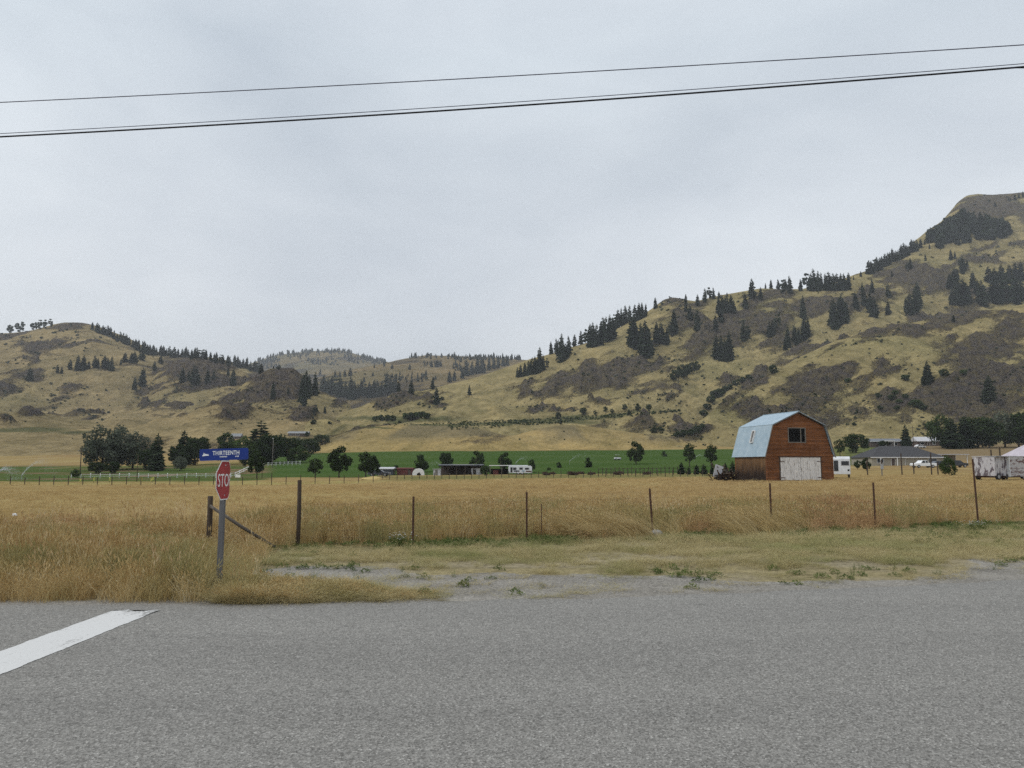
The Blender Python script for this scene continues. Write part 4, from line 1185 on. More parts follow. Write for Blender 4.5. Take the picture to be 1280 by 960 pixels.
M['tin'] = tin_mat()
M['interiorshade'] = mat_plain('black interior shade', (0.008, 0.008, 0.008), 0.6, 0.2, 3, spec=0.04, bump=0)  # black, barely reflecting colour stands in for the shade inside openings
M['doorwhite'] = peel_mat('peeling white door paint', (0.74, 0.72, 0.69), (0.30, 0.27, 0.24), 0.545, (7, 7, 1.0))

BW, BL = 9.0, 6.9
brz = math.atan2(1.6, 6.5)
bz0 = gzs(34, 88)
barn = thing('barn', 'red brown gambrel barn with pale blue metal roof and white double doors', 'barn', (29.75, 87.0, bz0), brz)
EV, BK, AP = (-0.12, 2.95), (0.95, 6.55), (4.5, 8.15)
prof_in = [(0, -0.3), (BW, -0.3), (BW, 2.95), (BW - 1.06, 6.45), (4.5, 8.0), (1.06, 6.45), (0, 2.95)]
win = rect(3.1, 5.35, 4.55, 6.2)
dr = rect(1.85, 7.25, 0.06, 2.75)
fw = link_mesh('front_wall', plate_holes(prof_in, [win, dr], 0.14, 'y', 0.0), M['barnfront'], barn)
MB().prism(prof_in, 'y', BL - 0.14, BL).build('back_wall', M['barnfront'], barn)
for xx in (0.0, BW - 0.14):
    MB().box(xx, xx + 0.14, 0.142, BL - 0.142, -0.3, 2.94).build('side_wall', M['barnside'], barn)
MB().box(-0.02, BW + 0.02, -0.05, -0.003, 2.93, 3.10).build('trim_board', M['barnfront'], barn)
# door leaves
for x0, x1 in ((1.86, 4.53), (4.57, 7.24)):
    m = MB(); nb = 9; bw_ = (x1 - x0) / nb
    for k in range(nb):
        m.box(x0 + k * bw_ + 0.006, x0 + (k + 1) * bw_ - 0.006, -0.075 + 0.008 * (k % 2), -0.02, 0.05 + rt.uniform(0, .05), 2.74)
    d_ = m.build('door', M['doorwhite'], barn)
    sgn = 1 if x0 < 3 else -1
    xa = x0 if sgn > 0 else x1
    for zz in (0.35, 2.25):
        MB().box(min(xa - .55 * sgn, xa + .5 * sgn), max(xa - .55 * sgn, xa + .5 * sgn), -0.10, -0.077, zz, zz + 0.07).build('hinge', M['rust'], d_)
MB().box(1.6, 7.5, -0.11, -0.06, 2.78, 2.9).build('door_track', M['rust'], barn)
for x in (-.03, BW - .13): MB().box(x, x + .16, -.035, -.004, -.2, 2.9).build('corner_board', M['barnfront'], barn)
MB().box(1.70, 1.82, -.03, -.004, 0, 2.76).box(7.28, 7.40, -.03, -.004, 0, 2.76).build('door_frame', M['darkwood'], barn)
# window
wn_ = MB()
wn_.box(3.02, 5.43, -0.05, 0.1, 4.47, 4.57).box(3.02, 5.43, -0.05, 0.1, 6.18, 6.28).box(3.02, 3.12, -0.05, 0.1, 4.57, 6.18).box(5.33, 5.43, -0.05, 0.1, 4.57, 6.18)
wn_.box(4.72, 4.80, -0.04, 0.08, 4.57, 6.18)
wf = wn_.build('window', M['greywood'], barn)
MB().box(3.12, 5.33, 0.05, 0.07, 4.57, 6.18).build('pane', M['interiorshade'], wf)  # pane coloured as the unlit inside of the barn
# roof: four sloping plates with an overhang, as one sheet each
def roof_plate(p, q, y0, y1, th, name, mat):
    p = Vector((p[0], 0, p[1])); q = Vector((q[0], 0, q[1])); d = (q - p).normalized(); nrm = Vector((-d.z, 0, d.x))
    if nrm.z < 0: nrm = -nrm
    vs = []
    for s in (0, 1):
        for y in (y0, y1):
            for e in (p, q): vs.append(e + nrm * th * s + Vector((0, y, 0)))
    return MB().add(vs, [(0, 1, 3, 2), (4, 6, 7, 5), (0, 4, 5, 1), (2, 3, 7, 6), (0, 2, 6, 4), (1, 5, 7, 3)]).build(name, mat, barn)
mir = lambda p: (BW - p[0], p[1])
OV0, OV1 = -0.2, BL + 0.3
r1 = roof_plate((-0.22, 2.82), BK, OV0, OV1, 0.05, 'roof', M['tin'])
r2 = roof_plate((0.90, 6.57), (4.5, 8.19), OV0, OV1, 0.05, 'roof', M['tin'])
r3 = roof_plate((4.505, 8.19), mir((0.90, 6.57)), OV0, OV1, 0.05, 'roof', M['tin'])
r4 = roof_plate(mir(BK), mir((-0.22, 2.82)), OV0, OV1, 0.05, 'roof', M['tin'])
MB().bar((4.5, OV0 - .02, 8.25), (4.5, OV1 + .02, 8.25), 0.14, 0.06).build('ridge_cap', M['tin'], barn)
for a, b in (((-0.26, 2.74), (0.9, 6.5)), ((0.9, 6.5), (4.48, 8.12)), ((4.52, 8.12), mir((0.9, 6.5))), (mir((0.9, 6.5)), mir((-0.26, 2.74)))):
    MB().bar((a[0], OV0 - 0.025, a[1]), (b[0], OV0 - 0.025, b[1]), 0.14, 0.045).build('fascia', M['greywood'], barn)
# little skylight box standing open in the lower left slope
d = Vector((BK[0] + 0.22, 0, BK[1] - 2.82)).normalized(); nr = Vector((-d.z, 0, d.x))
o_ = Vector((-0.22, 0, 2.82)) + d * 1.75 + nr * 0.055
Ms = Matrix(((0, nr.x, d.x, o_.x), (1, nr.y, d.y, 3.0), (0, nr.z, d.z, o_.z), (0, 0, 0, 1)))
sk = MB().box(0, 0.07, -0.05, 0.2, 0, 1.55, 0, Ms).box(0.53, 0.6, -0.05, 0.2, 0, 1.55, 0, Ms).box(0.07, 0.53, -0.05, 0.2, 0, 0.07, 0, Ms).box(0.07, 0.53, -0.05, 0.2, 1.48, 1.55, 0, Ms).build('skylight', M['white'], barn)
MB().box(0.07, 0.53, 0.01, 0.03, 0.07, 1.48, 0, Ms).build('pane', M['glass'], sk)

# scrap and firewood heap left of the barn
hp = gat(906, 90)
heap = thing('scrap_heap', 'heap of weathered boards and split logs beside the left wall of the barn', 'scrap heap', (hp.x, hp.y, hp.z), brz)
m1 = MB(); m2 = MB()
for k in range(70):
    a = Vector((rt.uniform(-1.5, 1.6), rt.uniform(-.6, .8), rt.uniform(0.05, 1.2))); a.z *= 1 - abs(a.x) / 3.2
    L = rt.uniform(.4, 1.6); dv = Vector((rt.uniform(-1, 1), rt.uniform(-.6, .6), rt.uniform(-.2, .9))).normalized()
    (m1 if k % 2 else m2).bar(a, a + dv * L, rt.uniform(.08, .2), rt.uniform(.03, .14))
for k in range(26):
    a = Vector((rt.uniform(-1.2, 0.9), rt.uniform(-.9, -.5), rt.uniform(.1, .9))); m1.tube([a, a + Vector((rt.uniform(-.1, .1), .45, 0))], rt.uniform(.08, .15), 8)
m1.build('boards', M['barnside'], heap); m2.build('dark_boards', M['darkwood'], heap)
MB().box(-1.75, -0.7, -0.05, 0.0, 0.1, 1.6, 0, Matrix.Rotation(0.3, 4, 'Y')).build('metal_sheet', M['palemetal'], heap)

# ------------------------------------------------------------------ vehicles
def wheel(parent, x, y, r, w):
    t_ = MB().tube([(x, y - w / 2, r), (x, y - w / 2 + .02, r), (x, y + w / 2 - .02, r), (x, y + w / 2, r)], [r * .93, r, r, r * .93], 20).build('wheel', M['black'], parent, True)
    MB().tube([(x, y - w / 2 - .012, r), (x, y + w / 2 + .012, r)], r * 0.56, 14).build('rim', M['steel'], t_)


def vehicle(name, label, cat, loc, rz, paint, profile, windows, wheels, width=1.86, lamps=None, bed=None, group=None):
    """profile and windows are side outlines (x forward, z up)"""
    o = thing(name, label, cat, loc, rz, group)
    hw = width / 2
    me = MB().prism(profile, 'y', -hw, hw).mesh('body')
    bm = bmesh.new(); bm.from_mesh(me)
    for v in bm.verts:          # tumblehome above the waist
        if v.co.z > 1.02: v.co.y *= 1 - 0.16 * min(1, (v.co.z - 1.02) / 0.7)
    bm.to_mesh(me); bm.free()
    b = link_mesh('body', me, paint, o)
    mo = b.modifiers.new('bevel', 'BEVEL'); mo.width = 0.05; mo.segments = 3; mo.limit_method = 'ANGLE'
    for poly in windows:
        for s in (-1, 1):
            vs = []
            for x, z in poly:
                yy = hw * (1 - 0.16 * min(1, max(0, (z - 1.02) / 0.7))) + 0.006
                vs.append((x, s * yy, z))
            n_ = len(vs); vs += [(x, y - s * 0.012, z) for x, y, z in vs[:n_]]
            MB().add(vs, [tuple(range(n_)), tuple(range(n_, 2 * n_))] + [(i, (i + 1) % n_, n_ + (i + 1) % n_, n_ + i) for i in range(n_)]).build('window', M['glass'], o)
    for x in wheels:
        for s in (-1, 1): wheel(o, x, s * (hw - 0.10), 0.37, 0.24)
    x0 = min(p[0] for p in profile); x1 = max(p[0] for p in profile)
    for s in (-1, 1):
        MB().box(x1 - .03, x1 + .012, s * hw * .72 - .16, s * hw * .72 + .16, .72, .88).build('headlight', M['lamp'], o)
        MB().box(x0 - .012, x0 + .03, s * hw * .86 - .08, s * hw * .86 + .08, .70, .95).build('tail_light', M['redlamp'], o)
    for xx in (x0 - .06, x1 - .06):
        MB().box(xx, xx + .12, -hw * .96, hw * .96, .42, .60).build('bumper', M['steel'], o, bevel=.02)
    if bed:
        MB().box(bed[0], bed[1], -hw * .82, hw * .82, bed[2], bed[3]).build('bed_lining', M['black'], o)
    return o


PICK = [(-2.75, .42), (2.7, .42), (2.75, .85), (2.62, 1.03), (1.35, 1.12), (0.72, 1.72), (-0.55, 1.74), (-0.72, 1.12), (-2.72, 1.10), (-2.78, .6)]
PW = [[(1.12, 1.12), (0.66, 1.64), (0.10, 1.66), (0.10, 1.12)], [(0.0, 1.12), (0.0, 1.66), (-0.50, 1.67), (-0.58, 1.12)]]
p = gat(1142.5, 176)
vehicle('pickup_truck', 'white pickup truck parked in front of the grey roofed house', 'pickup truck', (p.x, 172, gzs(p.x * 172 / 176, 172)), math.pi + 0.12, M['carwhite'], PICK, PW, (1.75, -1.75), 1.9, bed=(-2.6, -.85, .9, 1.106))
SUV = [(-2.3, .40), (2.2, .40), (2.3, .78), (2.18, .98), (1.15, 1.10), (0.45, 1.66), (-1.7, 1.70), (-2.25, 1.15)]
SW = [[(1.0, 1.1), (0.42, 1.58), (-0.2, 1.60), (-0.2, 1.1)], [(-0.3, 1.1), (-0.3, 1.60), (-1.6, 1.61), (-1.95, 1.12)]]
p = gat(1196, 174)
vehicle('dark_car', 'black sport utility vehicle half hidden behind the bushy shrub tree', 'car', (p.x, 174, gzs(p.x, 174)), 0.1, M['carblack'], SUV, SW, (1.4, -1.4), 1.85)
SED = [(-2.25, .36), (2.2, .36), (2.3, .66), (2.15, .85), (1.05, .95), (0.4, 1.38), (-0.9, 1.40), (-1.6, .98), (-2.3, .95)]
SDW = [[(0.95, .96), (0.36, 1.31), (-0.2, 1.33), (-0.2, .96)], [(-0.3, .96), (-0.3, 1.33), (-0.86, 1.33), (-1.4, .98)]]
p = gat(1171, 178)
vehicle('dark_car', 'low dark grey car parked right behind the white pickup truck', 'car', (p.x, 178, gzs(p.x, 178)), math.pi, M['cargrey'], SED, SDW, (1.4, -1.4), 1.8)
p = gat(1151, 296)
vehicle('white_car', 'small white car parked before the far pale roofed house', 'car', (p.x, 296, top(p.x, 296)), 0.15, M['carwhite'], SED, SDW, (1.4, -1.4), 1.8)
p = gat(482, 168)
vehicle('dark_car', 'dark blue car parked against the low grey roofed shed', 'car', (p.x, 160, gzs(p.x * 160 / 168, 160)), 0.0, M['cargrey'], SED, SDW, (1.4, -1.4), 1.8)


def trailer(name, label, loc, rz, L, Wd, Hh, paint, wins, door, stripes=(), z0=0.45):
    """box travel trailer: length along x, width along y; wins/door are (face, u0, u1, z0, z1)"""
    o = thing(name, label, 'trailer', loc, rz)
    prof = [(-L / 2, z0), (L / 2, z0), (L / 2, z0 + Hh * .86), (L / 2 - .28, z0 + Hh), (-L / 2 + .28, z0 + Hh), (-L / 2, z0 + Hh * .86)]
    MB().prism(prof, 'y', -Wd / 2, Wd / 2).build('body', paint, o, bevel=.07)
    def panel(face, u0, u1, a, b, nm, mat, th=.025):
        if face == 'front': bx = MB().box(u0, u1, -Wd / 2 - th, -Wd / 2 - .003, a, b)
        elif face == 'left': bx = MB().box(-L / 2 - th, -L / 2 - .003, u0, u1, a, b)
        else: bx = MB().box(L / 2 + .003, L / 2 + th, u0, u1, a, b)
        return bx.build(nm, mat, o)
    for w_ in wins:
        f = panel(w_[0], w_[1] - .05, w_[2] + .05, w_[3] - .05, w_[4] + .05, 'window', M['palemetal'])
        p_ = MB()
        if w_[0] == 'front': p_.box(w_[1], w_[2], -Wd / 2 - .035, -Wd / 2 - .026, w_[3], w_[4])
        elif w_[0] == 'left': p_.box(-L / 2 - .035, -L / 2 - .026, w_[1], w_[2], w_[3], w_[4])
        p_.build('pane', M['glass'], f)
    if door: panel(*door, 'door', M['glass'], .03)
    for s in stripes: panel(*s[:5], 'stripe', s[5], .012)
    for x in (-.42, .42):
        for s in (-1, 1): wheel(o, x, s * (Wd / 2 - .12), .34, .2)
    MB().bar((L / 2, 0, .5), (L / 2 + 1.1, 0, .5), .1).build('hitch', M['black'], o)
    return o


p = gat(1055.5, 103)
trailer('camper_trailer', 'white camper trailer parked behind the right corner of the barn', (p.x - 0.2, 104, gzs(p.x, 104)), R(69), 4.2, 2.45, 2.45, M['trailerwhite'],
        [('left', -1.05, -.1, 1.75, 2.3)], ('left', .3, .85, .95, 2.4), [('left', -1.1, -.85, .95, 1.2, M['black'])], 0.5)
p = gat(650, 170)
trailer('travel_trailer', 'long white travel trailer with dark windows beside the white roofed shelter', (p.x, 166, gzs(p.x, 166)), 0.02, 5.2, 2.4, 1.62, M['trailerwhite'],
        [('front', -1.6, -.9, 1.05, 1.55), ('front', -.2, .5, 1.1, 1.55), ('front', 1.0, 1.9, 1.1, 1.5)], ('front', -2.2, -1.75, .5, 1.6), [('front', -1.5, -.2, .62, .92, M['cargrey']), ('front', .3, .95, .6, .95, M['tin']), ('front', 1.2, 2.5, .55, .85, M['rust'])], .32)

# weathered cargo trailer at the right edge
M['peel'] = peel_mat('peeling white paint', (0.50, 0.49, 0.51), (0.10, 0.08, 0.09), 0.50, (1.6, 1.6, 0.7))
p = at(1260, 593, 80)
o = thing('box_trailer', 'old white box trailer with badly peeling paint at the right edge', 'trailer', (p.x, 80, gzs(p.x, 80)), R(24))
MB().box(-2.1, 0, 0, 2.4, .42, 2.45).build('body', M['peel'], o, bevel=.04)
MB().box(0.002, 4.2, -.25, 2.4, .36, 2.5).build('rear_section', peel_mat('peeling red white paint', (0.50, 0.49, 0.50), (0.14, 0.085, 0.08), 0.50, (0.5, 1.0, 2.2)), o, bevel=.04)
MB().box(-.06, .05, -.27, .02, .36, 2.5).build('corner_post', M['trailerwhite'], o)
MB().box(-2.15, 4.25, -.28, 2.45, 2.5, 2.56).build('roof_edge', M['palemetal'], o)
MB().box(-1.9, 4.1, .2, 2.2, .26, .40).build('chassis', M['rust'], o)
for x in (-1.6, 2.6):
    for s in (.05, 2.2): wheel(o, x, s, .36, .22)
MB().tube([(-.8, -.28, .32), (-.7, -.42, .30)], .32, 16).build('spare_tyre', M['black'], o)

# pale metal roofed shed behind it
p = gat(1316, 98)
o = thing('metal_shed', 'shed with pale lilac metal roof rising behind the old box trailer', 'shed', (p.x, 98, gzs(p.x, 98)), R(14))
MB().box(-2.6, 3.6, 0, 5, -.2, 2.7).build('wall', M['palemetal'], o)
MB().add([(-3, -.3, 2.7), (4, -.3, 2.7), (4, 5.3, 2.7), (-3, 5.3, 2.7), (.5, 2.5, 5.1)], [(0, 1, 4), (1, 2, 4), (2, 3, 4), (3, 0, 4), (3, 2, 1, 0)]).build('roof', M['lilacmetal'], o)
MB().box(-3.02, 4.02, -.34, -.303, 2.45, 2.76).build('fascia', M['palemetal'], o)

M['roofdark'] = mat_plain('dark shingles', (0.050, 0.050, 0.054), 0.9, 0.3, 5)
M['dullmetal'] = mat_plain('dull sheet metal', (0.19, 0.20, 0.21), 0.6, 0.2, 2)
# ------------------------------------------------------------------ houses and sheds
def house(name, label, cat, loc, rz, L, D, Hw, Hr, wall, roof, hip=True, over=.45, openings=(), ridge=.5, trims=M['white']):
    """openings: (kind, u0, u1, z0, z1) on the front wall"""
    o = thing(name, label, cat, loc, rz)
    holes = [rect(u0, u1, a, b) for k, u0, u1, a, b in openings]
    link_mesh('front_wall', plate_holes(rect(0, L, -.8, Hw), holes, .15, 'y', 0), wall, o)
    MB().box(0, .15, .152, D, -.8, Hw).box(L - .15, L, .152, D, -.8, Hw).box(.152, L - .152, D - .15, D, -.8, Hw).build('wall', wall, o)
    ins = min(D / 2, L / 2) if hip else 0
    v = [(-over, -over, Hw), (L + over, -over, Hw), (L + over, D + over, Hw), (-over, D + over, Hw), (ins - (0 if hip else over), D * ridge, Hw + Hr), (L - ins + (0 if hip else over), D * ridge, Hw + Hr)]
    MB().add(v, [(0, 1, 5, 4), (1, 2, 5), (2, 3, 4, 5), (3, 0, 4), (3, 2, 1, 0)]).build('roof', roof, o)
    MB().box(-over - .02, L + over + .02, -over - .04, -over - .003, Hw - .12, Hw + .06).build('gutter', trims, o)
    for k, u0, u1, a, b in openings:
        fr = MB().box(u0 - .08, u1 + .08, -.03, -.003, b, b + .09).box(u0 - .08, u1 + .08, -.03, -.003, a - .09, a).box(u0 - .08, u0, -.03, -.003, a, b).box(u1, u1 + .08, -.03, -.003, a, b)
        f = fr.build(k, trims, o)
        MB().box(u0, u1, .05, .08, a, b).build('pane' if k == 'window' else 'leaf', M['glass'] if k == 'window' else (M['beige'] if k == 'garage_door' else M['brownwall']), f)
    return o


p = gat(1090, 184)
hz_ = gzs(p.x, 184)
hm_ = house('bungalow', 'long low bungalow with grey hipped roof and beige walls behind the pasture', 'house', (p.x, 184, hz_ - .1), 0.05, 18.5, 10, 2.25, 2.9, M['beige'], M['roofdark'],
      openings=[('door', 5.0, 5.9, 0, 2.0), ('window', 1.4, 3.0, .9, 1.9), ('garage_door', 8.6, 12.6, 0, 2.0), ('window', 14.6, 16.6, .9, 1.9)])
MB().box(6.2, 6.35, -.5, -.35, 0, 2.2).box(2.0, 2.15, -.5, -.35, 0, 2.2).build('porch_post', M['white'], hm_)
p = gat(1186, 188)
o = thing('carport', 'flat roofed pale carport at the right end of the bungalow', 'carport', (p.x, 188, gzs(p.x, 188)), 0.05)
MB().box(-2.6, 5.3, -.4, 5, 2.35, 2.52).build('roof', M['palemetal'], o)
for x in (-2.3, 4.9):
    for y in (0, 4.6): MB().box(x, x + .15, y, y + .15, -.3, 2.347).build('post', M['white'], o)
MB().box(1.2, 4.7, 4.2, 4.35, -.3, 2.3).build('back_wall', M['beige'], o)
p = gat(1090, 312)
house('far_house', 'dark far house with white gable trim beyond the bungalow roof', 'house', (p.x, 312, top(p.x, 312)), 0.0, 13.5, 7, 2.5, 1.3, M['brownwall'], M['cargrey'], hip=False,
      openings=[('window', 7.4, 8.6, .9, 1.9), ('window', 10, 11.2, .9, 1.9), ('door', 9, 9.7, 0, 1.95)])
p = gat(1107, 310.5)
o = thing('white_porch', 'small white porch roof standing before the dark far house', 'porch', (p.x, 310.0, top(p.x, 310)), 0)
MB().box(0, 3.9, -.6, 1.2, 2.5, 2.85).build('roof', M['white'], o)
for x in (.1, 3.6): MB().box(x, x + .18, -.45, -.3, -.2, 2.497).build('post', M['white'], o)
p = gat(1149, 318)
house('far_house', 'far pale roofed house at the left end of the shelterbelt', 'house', (p.x, 318, top(p.x, 318) - .2), -0.05, 11, 6, 2.3, 2.0, M['brownwall'], M['palemetal'], hip=False,
      openings=[('window', 1.2, 2.6, .9, 1.8), ('window', 6.2, 7.4, .9, 1.8), ('door', 4, 4.9, 0, 1.9)])
p = hit(289, 549)
house('farmhouse', 'pale roofed farmhouse peeping out between the left farm trees', 'house', (p.x, p.y, p.z - .3), 0.1, 4.8, 5, 2.0, 1.6, M['brownwall'], M['dullmetal'], hip=False, openings=[('window', .6, 1.6, .8, 1.6), ('door', 3.2, 4.0, 0, 1.9)])
p = hit(360, 545)
house('farm_building', 'long pale farm building half hidden on the slope above the farm', 'farm building', (p.x, p.y, p.z - .3), 0.05, 11, 6, 2.0, 1.1, M['brownwall'], M['dullmetal'], hip=False, openings=[('window', 1, 2.2, .8, 1.8), ('window', 5, 6.4, .8, 1.8), ('door', 3.2, 4.1, 0, 2.0)])
p = gat(472, 172)
house('low_shed', 'low shed with dark wall and grey roof left of the red shed', 'shed', (p.x, 172, gzs(p.x, 172)), 0, 3.6, 4, 1.6, .35, M['cargrey'], M['palemetal'], hip=False, over=.2, openings=[('door', .3, 1.1, 0, 1.4)])
p = gat(496, 174)
house('red_shed', 'faded red board shed left of the white hoop shelter', 'shed', (p.x, 174, gzs(p.x, 174)), 0, 3.7, 3.5, 1.5, .2, M['redshed'], M['redshed'], hip=False, over=.1, openings=[('door', 2.6, 3.3, 0, 1.3)], trims=M['redshed'])
# white hoop shelter
p = gat(523, 168)
o = thing('hoop_shelter', 'small white rounded hoop shelter beside the faded red shed', 'shelter', (p.x, 168, gzs(p.x, 168)), 0.1)
hp_ = [(1.35 * math.cos(a), 1.55 * math.sin(a) ** .7 if a < math.pi - .01 else 0.0) for a in np.linspace(0, math.pi, 17)]
hp_[0] = (1.35, -.1); hp_[-1] = (-1.35, -.1)
MB().prism(hp_, 'y', 0, 2.6).build('cover', M['white'], o)
MB().prism([(.12 + .45 * math.cos(a), .6 * math.sin(a)) for a in np.linspace(0, math.pi, 13)], 'y', -.03, -.003).build('doorway_shade', M['interiorshade'], o)  # flat plate on the closed front, painted as the shaded opening
# open sided shed
p = gat(548, 170)
o = thing('open_shed', 'long open fronted wooden shed with flat dark roof in mid field', 'shed', (p.x, 170, gzs(p.x, 170)), 0)
MB().box(-.1, 10.3, -.5, 4.6, 2.15, 2.33, 0, Matrix.Rotation(0.035, 4, 'X')).build('roof', M['cargrey'], o)
MB().box(.2, 10, 4.2, 4.32, -.2, 2.2).build('back_wall', M['brownwall'], o)
for k in range(6): MB().box(.2 + k * 1.95, .36 + k * 1.95, 0, .16, -.2, 2.12).build('post', M['darkwood'], o)
MB().box(2.3, 6.0, 1.0, 1.1, -.2, 1.5).build('board_panel', M['barnside'], o)
MB().box(7.5, 9.8, .4, .5, -.2, 1.55).build('wall_panel', M['palemetal'], o)
MB().box(7.9, 8.6, .36, .397, 0, 1.3).build('door', M['glass'], o)
p = gat(550, 168)
o = thing('small_shed', 'little pale grey shed at the left end of the long open shed', 'shed', (p.x - .9, 168, gzs(p.x, 168)), 0)
MB().box(-.6, 1.0, 0, 1.6, -.2, 1.4).build('wall', M['palemetal'], o)
MB().box(-.75, 1.1, -.2, 1.8, 1.403, 1.5, 0, Matrix.Rotation(-0.06, 4, 'Y')).build('roof', M['steel'], o)
MB().box(-.2, .4, -.03, -.003, 0, 1.2).build('door', M['greywood'], o)
# white roofed shelter
p = gat(612, 168)
o = thing('roofed_shelter', 'open shelter with thin white roof between open shed and white trailer', 'shelter', (p.x, 168, gzs(p.x, 168)), 0)
MB().box(-.1, 8.6, -.5, 3.2, 1.95, 2.12).build('roof', M['white'], o)
for x in (0, 2.7, 5.4, 8.2):
    for y in (-.3, 2.9): MB().box(x, x + .13, y, y + .13, -.2, 1.947).build('post', M['greywood'], o)
MB().box(.2, 4.2, 2.6, 2.7, -.1, 1.3).build('back_wall', M['barnside'], o)
MB().box(.8, 2.0, .4, 1.6, -.1, .95).build('hay_bale', M['redshed'], o, bevel=.1)
p = gat(605, 166)
o = thing('metal_arch', 'dark bent pipe arch standing left of the white roofed shelter', 'arch', (p.x, 166, gzs(p.x, 166)), 0)
MB().tube([(-.7, 0, 0), (-.7, 0, 1.4), (-.4, 0, 1.95), (.5, 0, 2.0), (1.2, 0, 1.75), (1.35, 0, 0)], .07, 8).build('pipe', M['black'], o)
# pale straw heap
p = gat(467, 130)
m = MB(); nn = 24
vs = []; fs = []
for i in range(9):
    for k in range(nn):
        f = i / 8; a = 6.283 * k / nn; rr = (1 - f ** 1.5) * (1.8 + .25 * math.sin(3 * a + i))
        vs.append((rr * math.cos(a) * 1.4, rr * math.sin(a) * .7, .62 * f + rt.uniform(-.03, .03)))
for i in range(8):
    for k in range(nn): fs.append((i * nn + k, i * nn + (k + 1) % nn, (i + 1) * nn + (k + 1) % nn, (i + 1) * nn + k))
tag(m.add(vs, fs).build('straw_heap', mat_plain('straw', (0.42, 0.32, 0.13), .95, .35, 9, bump=.6), None, True), 'pale yellow straw heap at the edge of the pasture', 'straw heap').location = (p.x, 130, p.z - .05)

# farm buggy in the green field
p = gat(772, 240)
o = thing('farm_buggy', 'tiny white farm buggy driving in the irrigated green field', 'buggy', (p.x, 240, p.z), .2)
MB().prism([(-1, .35), (1, .35), (1.05, .7), (.3, .8), (-1, .8)], 'y', -.6, .6).build('body', M['carwhite'], o, bevel=.04)
MB().box(-.7, .5, -.58, .58, 1.62, 1.68).build('roof', M['white'], o)
for x in (-.65, .4):
    for s in (-.52, .52): MB().bar((x, s, .8), (x, s, 1.62), .05).build('roof_post', M['black'], o)
for x in (-.68, .68):
    for s in (-1, 1): wheel(o, x, s * .52, .28, .2)
MB().box(-.55, .05, -.45, .45, .8, 1.05).build('seat', M['black'], o)

# ------------------------------------------------------------------ stop sign with street name blade
M['signpost'] = mat_wood('dull grey post', (0.10, 0.10, 0.105), (0.19, 0.19, 0.195))
sp = onz(279.5, 731, 0.0)
sx, sy = at(279.5, 600, 11.2).x, 11.2
sign = thing('stop_sign', 'red octagonal stop sign and blue street name blade on a grey post', 'road sign', (sx, sy, gzs(sx, sy)))
gz0 = gzs(sx, sy)
zc = at(280, 600, sy).z - gz0
MB().box(-.036, .036, -.036, .036, -.4, zc + .33).build('post', M['signpost'], sign, bevel=.006)
# the octagon is bent: its right part turns away from the road
view_az = math.atan2(sx, sy)
YAW = math.radians(87)
HR = 0.290


def bend(u, v, off):
    """panel coordinates to sign space; the plate curls backwards beyond its middle"""
    r_ = 0.34
    th = max(0.0, u - 0.10) / r_
    if th > 0: x_, y_ = 0.10 + r_ * math.sin(th), r_ * (1 - math.cos(th))
    else: x_, y_ = u, 0.0
    nx_, ny_ = -math.sin(th), 0
    n2 = (math.sin(th), -math.cos(th))
    x_ += n2[0] * off * 1.0; y_ += n2[1] * off
    c, s = math.cos(YAW), math.sin(YAW)
    return (x_ * c - y_ * s + 0.062, x_ * s + y_ * c - 0.115, zc + v)


def bent_plate(name, radius, off0, off1, mat, parent):
    """octagonal plate of the given across-flats half size, as columns so that it can curl"""
    t8 = math.tan(math.pi / 8)
    us = np.linspace(-radius, radius, 41); vs = []; fs = []
    for u in us:
        hv = radius if abs(u) <= radius * t8 else radius * t8 + (radius - abs(u))
        for off in (off0, off1):
            vs.append(bend(u, -hv, off)); vs.append(bend(u, hv, off))
    for i in range(len(us) - 1):
        a = i * 4; b = a + 4
        fs += [(a + 2, b + 2, b + 3, a + 3), (a, a + 1, b + 1, b), (a + 1, a + 3, b + 3, b + 1), (a, b, b + 2, a + 2)]
    fs += [(0, 2, 3, 1), (len(us) * 4 - 4, len(us) * 4 - 3, len(us) * 4 - 1, len(us) * 4 - 2)]
    return MB().add(vs, fs).build(name, mat, parent)


plate = bent_plate('octagon_plate', HR, -.001, .0015, M['signwhite'], sign)
bent_plate('red_face', HR * .945, .0018, .0026, M['signred'], plate)


def text_mesh(txt, size, sx_=1.0, bold=0.016):
    cu = bpy.data.curves.new('lettering', 'FONT'); cu.body = txt; cu.size = size; cu.align_x = 'CENTER'; cu.align_y = 'CENTER'; cu.extrude = 0.0008; cu.resolution_u = 4
    cu.space_character = 1.05; cu.offset = size * bold
    ob = bpy.data.objects.new('lettering', cu)
    me = bpy.data.meshes.new_from_object(ob)
    bpy.data.objects.remove(ob); bpy.data.curves.remove(cu)
    bm = bmesh.new(); bm.from_mesh(me)
    bmesh.ops.triangulate(bm, faces=bm.faces)
    es = [e for e in bm.edges if e.calc_length() > size * .12]
    bmesh.ops.subdivide_edges(bm, edges=es, cuts=2)
    for v in bm.verts: v.co.x *= sx_
    bm.to_mesh(me); bm.free()
    me.materials.clear()
    return me


tm = text_mesh('STOP', .27, .72, 0.0)
zs_ = [v.co.y for v in tm.vertices]; mid_ = (max(zs_) + min(zs_)) / 2
for v in tm.vertices:
    u_, v_, o_ = v.co.x, v.co.y - mid_, v.co.z
    v.co = bend(u_ * 1.0, v_, .0034 + o_)
link_mesh('lettering', tm, M['signwhite'], plate)
for vv in (-.22, .22):
    q = bend(-.0, vv, .004); MB().tube([q, (q[0] + .004, q[1] - .006, q[2])], .009, 8).build('bolt', M['steel'], plate)

